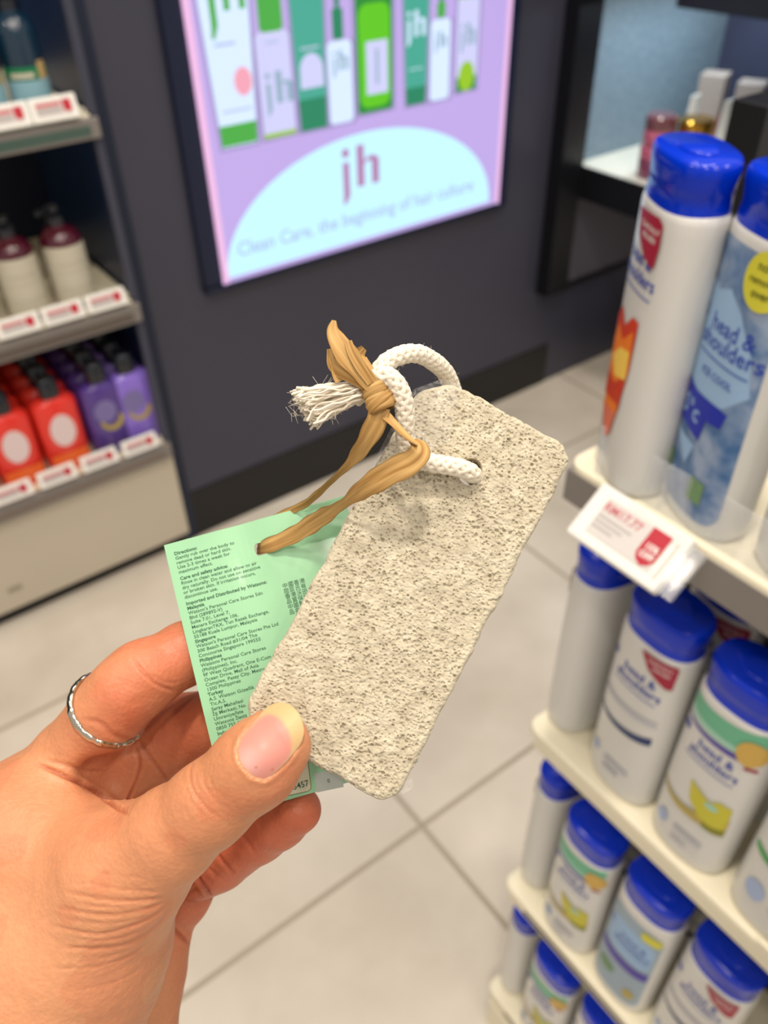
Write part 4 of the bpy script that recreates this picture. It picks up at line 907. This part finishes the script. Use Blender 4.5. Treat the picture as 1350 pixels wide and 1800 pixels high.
crease([(150, 640), (230, 655), (330, 680), (430, 690)], .3, 3.0, **PM)
crease([(545, 560), (575, 610), (620, 670), (668, 735)], .5, 3.0, **PM)
crease([(330, 480), (400, 500), (450, 545), (540, 570)], .35, 4.0, **PM)
crease([(520, 235), (570, 300), (625, 345), (700, 372)], .45, 3.0, **PM); crease([(600, 300), (640, 330), (700, 340)], .25, 2.4, **PM)
crease([(770, 1085), (795, 1130), (832, 1182)], .9, 3.4, dmin=224, dmax=262); crease([(665, 1300), (700, 1330), (748, 1366)], .9, 3.4, dmin=224, dmax=262)
crease([(860, 1010), (885, 1050), (925, 1095)], .4, 3.2, **PM); crease([(935, 905), (965, 950), (1010, 1010)], .35, 3.0, **PM); crease([(790, 1030), (830, 1075), (880, 1120)], .25, 3, **PM)
crease([(680, 1190), (740, 1170), (790, 1140)], .3, 3.0, **PM)
V0 = V.copy()
V = V+Nn*disp[:, None]
V += Nn*(vnoise(V, 6, 31)*.18+vnoise(V, 2.2, 32)*.05)[:, None]
# nail bed: press the skin under the nail, raise the fold round it
NAIL = [(417, 1319), (424, 1297), (438, 1279), (453, 1261), (466, 1246), (480, 1238), (495, 1235), (513, 1241), (527, 1257), (534, 1279), (533, 1297), (526, 1312), (512, 1330), (500, 1344), (480, 1362), (464, 1372), (444, 1366), (429, 1351), (419, 1335)]
nd, _t = seg_dist(px_, py_, NAIL+[NAIL[0]])
def inpoly(x, y, pl):
    c = np.zeros(len(x), bool); j = len(pl)-1
    for i in range(len(pl)):
        yi, yj, xi, xj = pl[i][1], pl[j][1], pl[i][0], pl[j][0]; c ^= ((yi > y) != (yj > y)) & (x < (xj-xi)*(y-yi)/((yj-yi) or 1e-9)+xi); j = i
    return c
ins = inpoly(px_, py_, NAIL); tm = face & (dep < 198)
fold_side = 1/(1+np.exp(((px_-498)*.757-(py_-1290)*.655)/6))     # no fold at the free edge
dn = np.where(ins, -.55*np.clip(nd/7, 0, 1), .38*np.exp(-((nd-4)/5.)**2)*fold_side)
V = V+Nn*(dn*tm)[:, None]
# skin redness, with crease and hollow shade and a highlight mixed in
base = np.array(srgb(214, 150, 112)[:3]); red = np.array(srgb(206, 106, 78)[:3]); palec = np.array(srgb(230, 174, 132)[:3]); tan = np.array(srgb(196, 134, 96)[:3])
def blob(x, y, r, dmin=0, dmax=999): return np.exp(-(((px_-x)**2+(py_-y)**2)/r**2))*((dep > dmin) & (dep < dmax))
C = np.tile(base, (len(V), 1))
def mixc(c, wgt): 
    global C
    wgt = np.clip(wgt, 0, 1)[:, None]; C = C*(1-wgt)+c*wgt
mixc(tan, .6*blob(400, 1400, 110, 0, 205)); mixc(red, .55*blob(300, 1160, 90, 200)); mixc(red, .5*blob(220, 1250, 60, 205)); mixc(red, .75*(py_ > 1380)*np.clip((dep-204)/5, 0, 1)*np.clip((px_-290)/60, 0, 1))
mixc(red, .6*blob(330, 1290, 70, 222)); mixc(red, .35*blob(170, 1350, 60)); mixc(palec, .5*blob(60, 1700, 180)); mixc(palec, .4*blob(100, 1360, 50)); mixc(red, .25*blob(500, 1360, 40, 0, 200)); mixc(red, .3*blob(290, 1600, 60, 225))  # redder palm hollow as shade, paler lower palm as highlight, both in the colour
mixc(red*.8, np.clip(-disp*.9, 0, .6)); mixc(red, .18*(vnoise(V, 9, 41) > .25));  # shade along the creases mixed into the colour, then random red blotches
mixc(palec, .8*np.exp(-((nd-1.6)/1.3)**2)*tm*(~ins)*np.clip(1-((px_-440)*.757-(py_-1345)*.655)/30, 0, 1)); C *= np.array([.86, .81, .76])*(1+.05*vnoise(V, 1.2, 42))[:, None]
hand = thing('hand', 'left hand pinching the pumice stone and green card, silver ring on the index finger', 'hand', Vector(CAM @ Vector(tuple(P(150, 1550, 225)*.001))))
hand['label'] = 'hand with a silver ring pinching the pumice stone and green card'
m_skin = mat('skin', srgb(220, 160, 126), .42, sss=.35, spec=.4)
N, L, b = nodes(m_skin); at = N.new('ShaderNodeAttribute'); at.attribute_name = 'Col'; L.new(at.outputs['Color'], b.inputs['Base Color'])
tcs = N.new('ShaderNodeTexCoord'); n1 = N.new('ShaderNodeTexVoronoi'); n1.inputs['Scale'].default_value = 900; L.new(tcs.outputs['Object'], n1.inputs['Vector'])
n2 = N.new('ShaderNodeTexNoise'); n2.inputs['Scale'].default_value = 420; n2.inputs['Detail'].default_value = 4; L.new(tcs.outputs['Object'], n2.inputs['Vector'])
ad = N.new('ShaderNodeMath'); L.new(n1.outputs['Distance'], ad.inputs[0]); L.new(n2.outputs['Fac'], ad.inputs[1]); bp = N.new('ShaderNodeBump'); bp.inputs['Distance'].default_value = .00012; bp.inputs['Strength'].default_value = .8
L.new(ad.outputs[0], bp.inputs['Height']); L.new(bp.outputs[0], b.inputs['Normal'])
hb = mesh_obj('skin', V, Q[:, ::1], m_skin, hand, smooth=True, cols=C, space='cam')
# thumb nail: arched plate fitted to the thumb
sel = tm & (ins) ; xs, ys, ds_ = px_[sel], py_[sel], -V0[sel][:, 2]
ua = (xs-470)*.757-(ys-1308)*.655; va = (xs-470)*.655+(ys-1308)*.757
co = np.linalg.lstsq(np.stack([np.ones(len(ua)), ua, va, va*va, ua*ua], 1), ds_, rcond=None)[0]
def naild(x, y):
    u = (x-470)*.757-(y-1308)*.655; v = (x-470)*.655+(y-1308)*.757; u2 = min(u, 30); return co[0]+co[1]*u+co[2]*v+co[3]*v*v+co[4]*u2*u2-.35
V2, F = shape2d([tuple(p) for p in smoothpl(NAIL+[NAIL[0]])[:-1]], 2.5)
BED = smoothpl([(417, 1319), (424, 1297), (438, 1281), (455, 1263), (473, 1256), (491, 1263), (506, 1284), (512, 1305), (511, 1325), (500, 1342), (478, 1362), (464, 1371), (444, 1365), (429, 1350), (419, 1334), (417, 1319)])
V2 = np.array(V2); bd, _ = seg_dist(V2[:, 0], V2[:, 1], BED); bi = inpoly(V2[:, 0], V2[:, 1], BED)
sd = np.where(bi, bd, -bd); kk = 1/(1+np.exp(-sd/1.6)); pinkc = np.array(srgb(208, 136, 124)[:3]); creamc = np.array(srgb(206, 170, 122)[:3]); lun = np.exp(-(((V2[:, 0]-432)**2+(V2[:, 1]-1340)**2)/22**2))
NC = pinkc*kk[:, None]+creamc*(1-kk)[:, None]; NC = NC+(np.array(srgb(226, 190, 184)[:3])-NC)*(.5*lun*kk)[:, None]
for sx_, sy_ in ((450, 1349), (479, 1353)):
    q = np.exp(-(((V2[:, 0]-sx_)**2+(V2[:, 1]-sy_)**2)/2.2**2)); NC = NC+(np.array(srgb(170, 80, 70)[:3])-NC)*(.7*q)[:, None]
m_nail = mat('nail', srgb(224, 150, 140), .42, sss=.2, spec=.4); N, L, b = nodes(m_nail); at = N.new('ShaderNodeAttribute'); at.attribute_name = 'Col'; L.new(at.outputs['Color'], b.inputs['Base Color'])
top = [P(x, y, naild(x, y)) for x, y in V2]; bot = [P(x, y, naild(x, y)+.45) for x, y in V2]; n = len(V2)
ec = {(f[i], f[(i+1) % 3]) for f in F for i in range(3)}
NF = [tuple(f)[::-1] for f in F]+[tuple(i+n for i in f) for f in F]+[(a, b2, b2+n, a+n) for a, b2 in ec if (b2, a) not in ec]
no = mesh_obj('thumb_nail', top+bot, NF, m_nail, hand, smooth=True, cols=np.vstack([NC, NC]), space='cam'); no['label'] = 'long natural thumb nail with pale free edge'
# ring
rcn = P(191, 1246, 219); fa = P(251, 1190, 219)-P(112, 1330, 226); fa /= np.linalg.norm(fa); ax3 = fa+np.array([0, 0, -.30]); ax3 = fa*1.0+np.array([0, 0, 0.34]); ax3 /= np.linalg.norm(ax3)
e1 = np.cross(ax3, [0, 0, 1.]); e1 /= np.linalg.norm(e1); e2 = np.cross(ax3, e1)
mb = MB(); Rr = 64.5*219/FPX+.75; n = 120; rings = []
for i in range(n):
    a = 2*math.pi*i/n; ham = .10*math.sin(17*a)+.07*math.sin(29*a+1); ro = e1*math.cos(a)+e2*math.sin(a)*1.0
    rings.append([tuple(rcn+ro*(Rr+(.8+ham*.6)*math.cos(2*math.pi*j/10))+ax3*(1.25+ham)*math.sin(2*math.pi*j/10)) for j in range(10)])
mb.loft(rings+[rings[0]], 0, cap=False)
rg_ = mesh_obj('finger_ring', mb.v, mb.f, mat('silver_ring', srgb(206, 200, 184), .16, metal=1), None, smooth=True, space='cam')
tag(rg_, 'thin hammered silver ring on the index finger of the hand', 'ring')
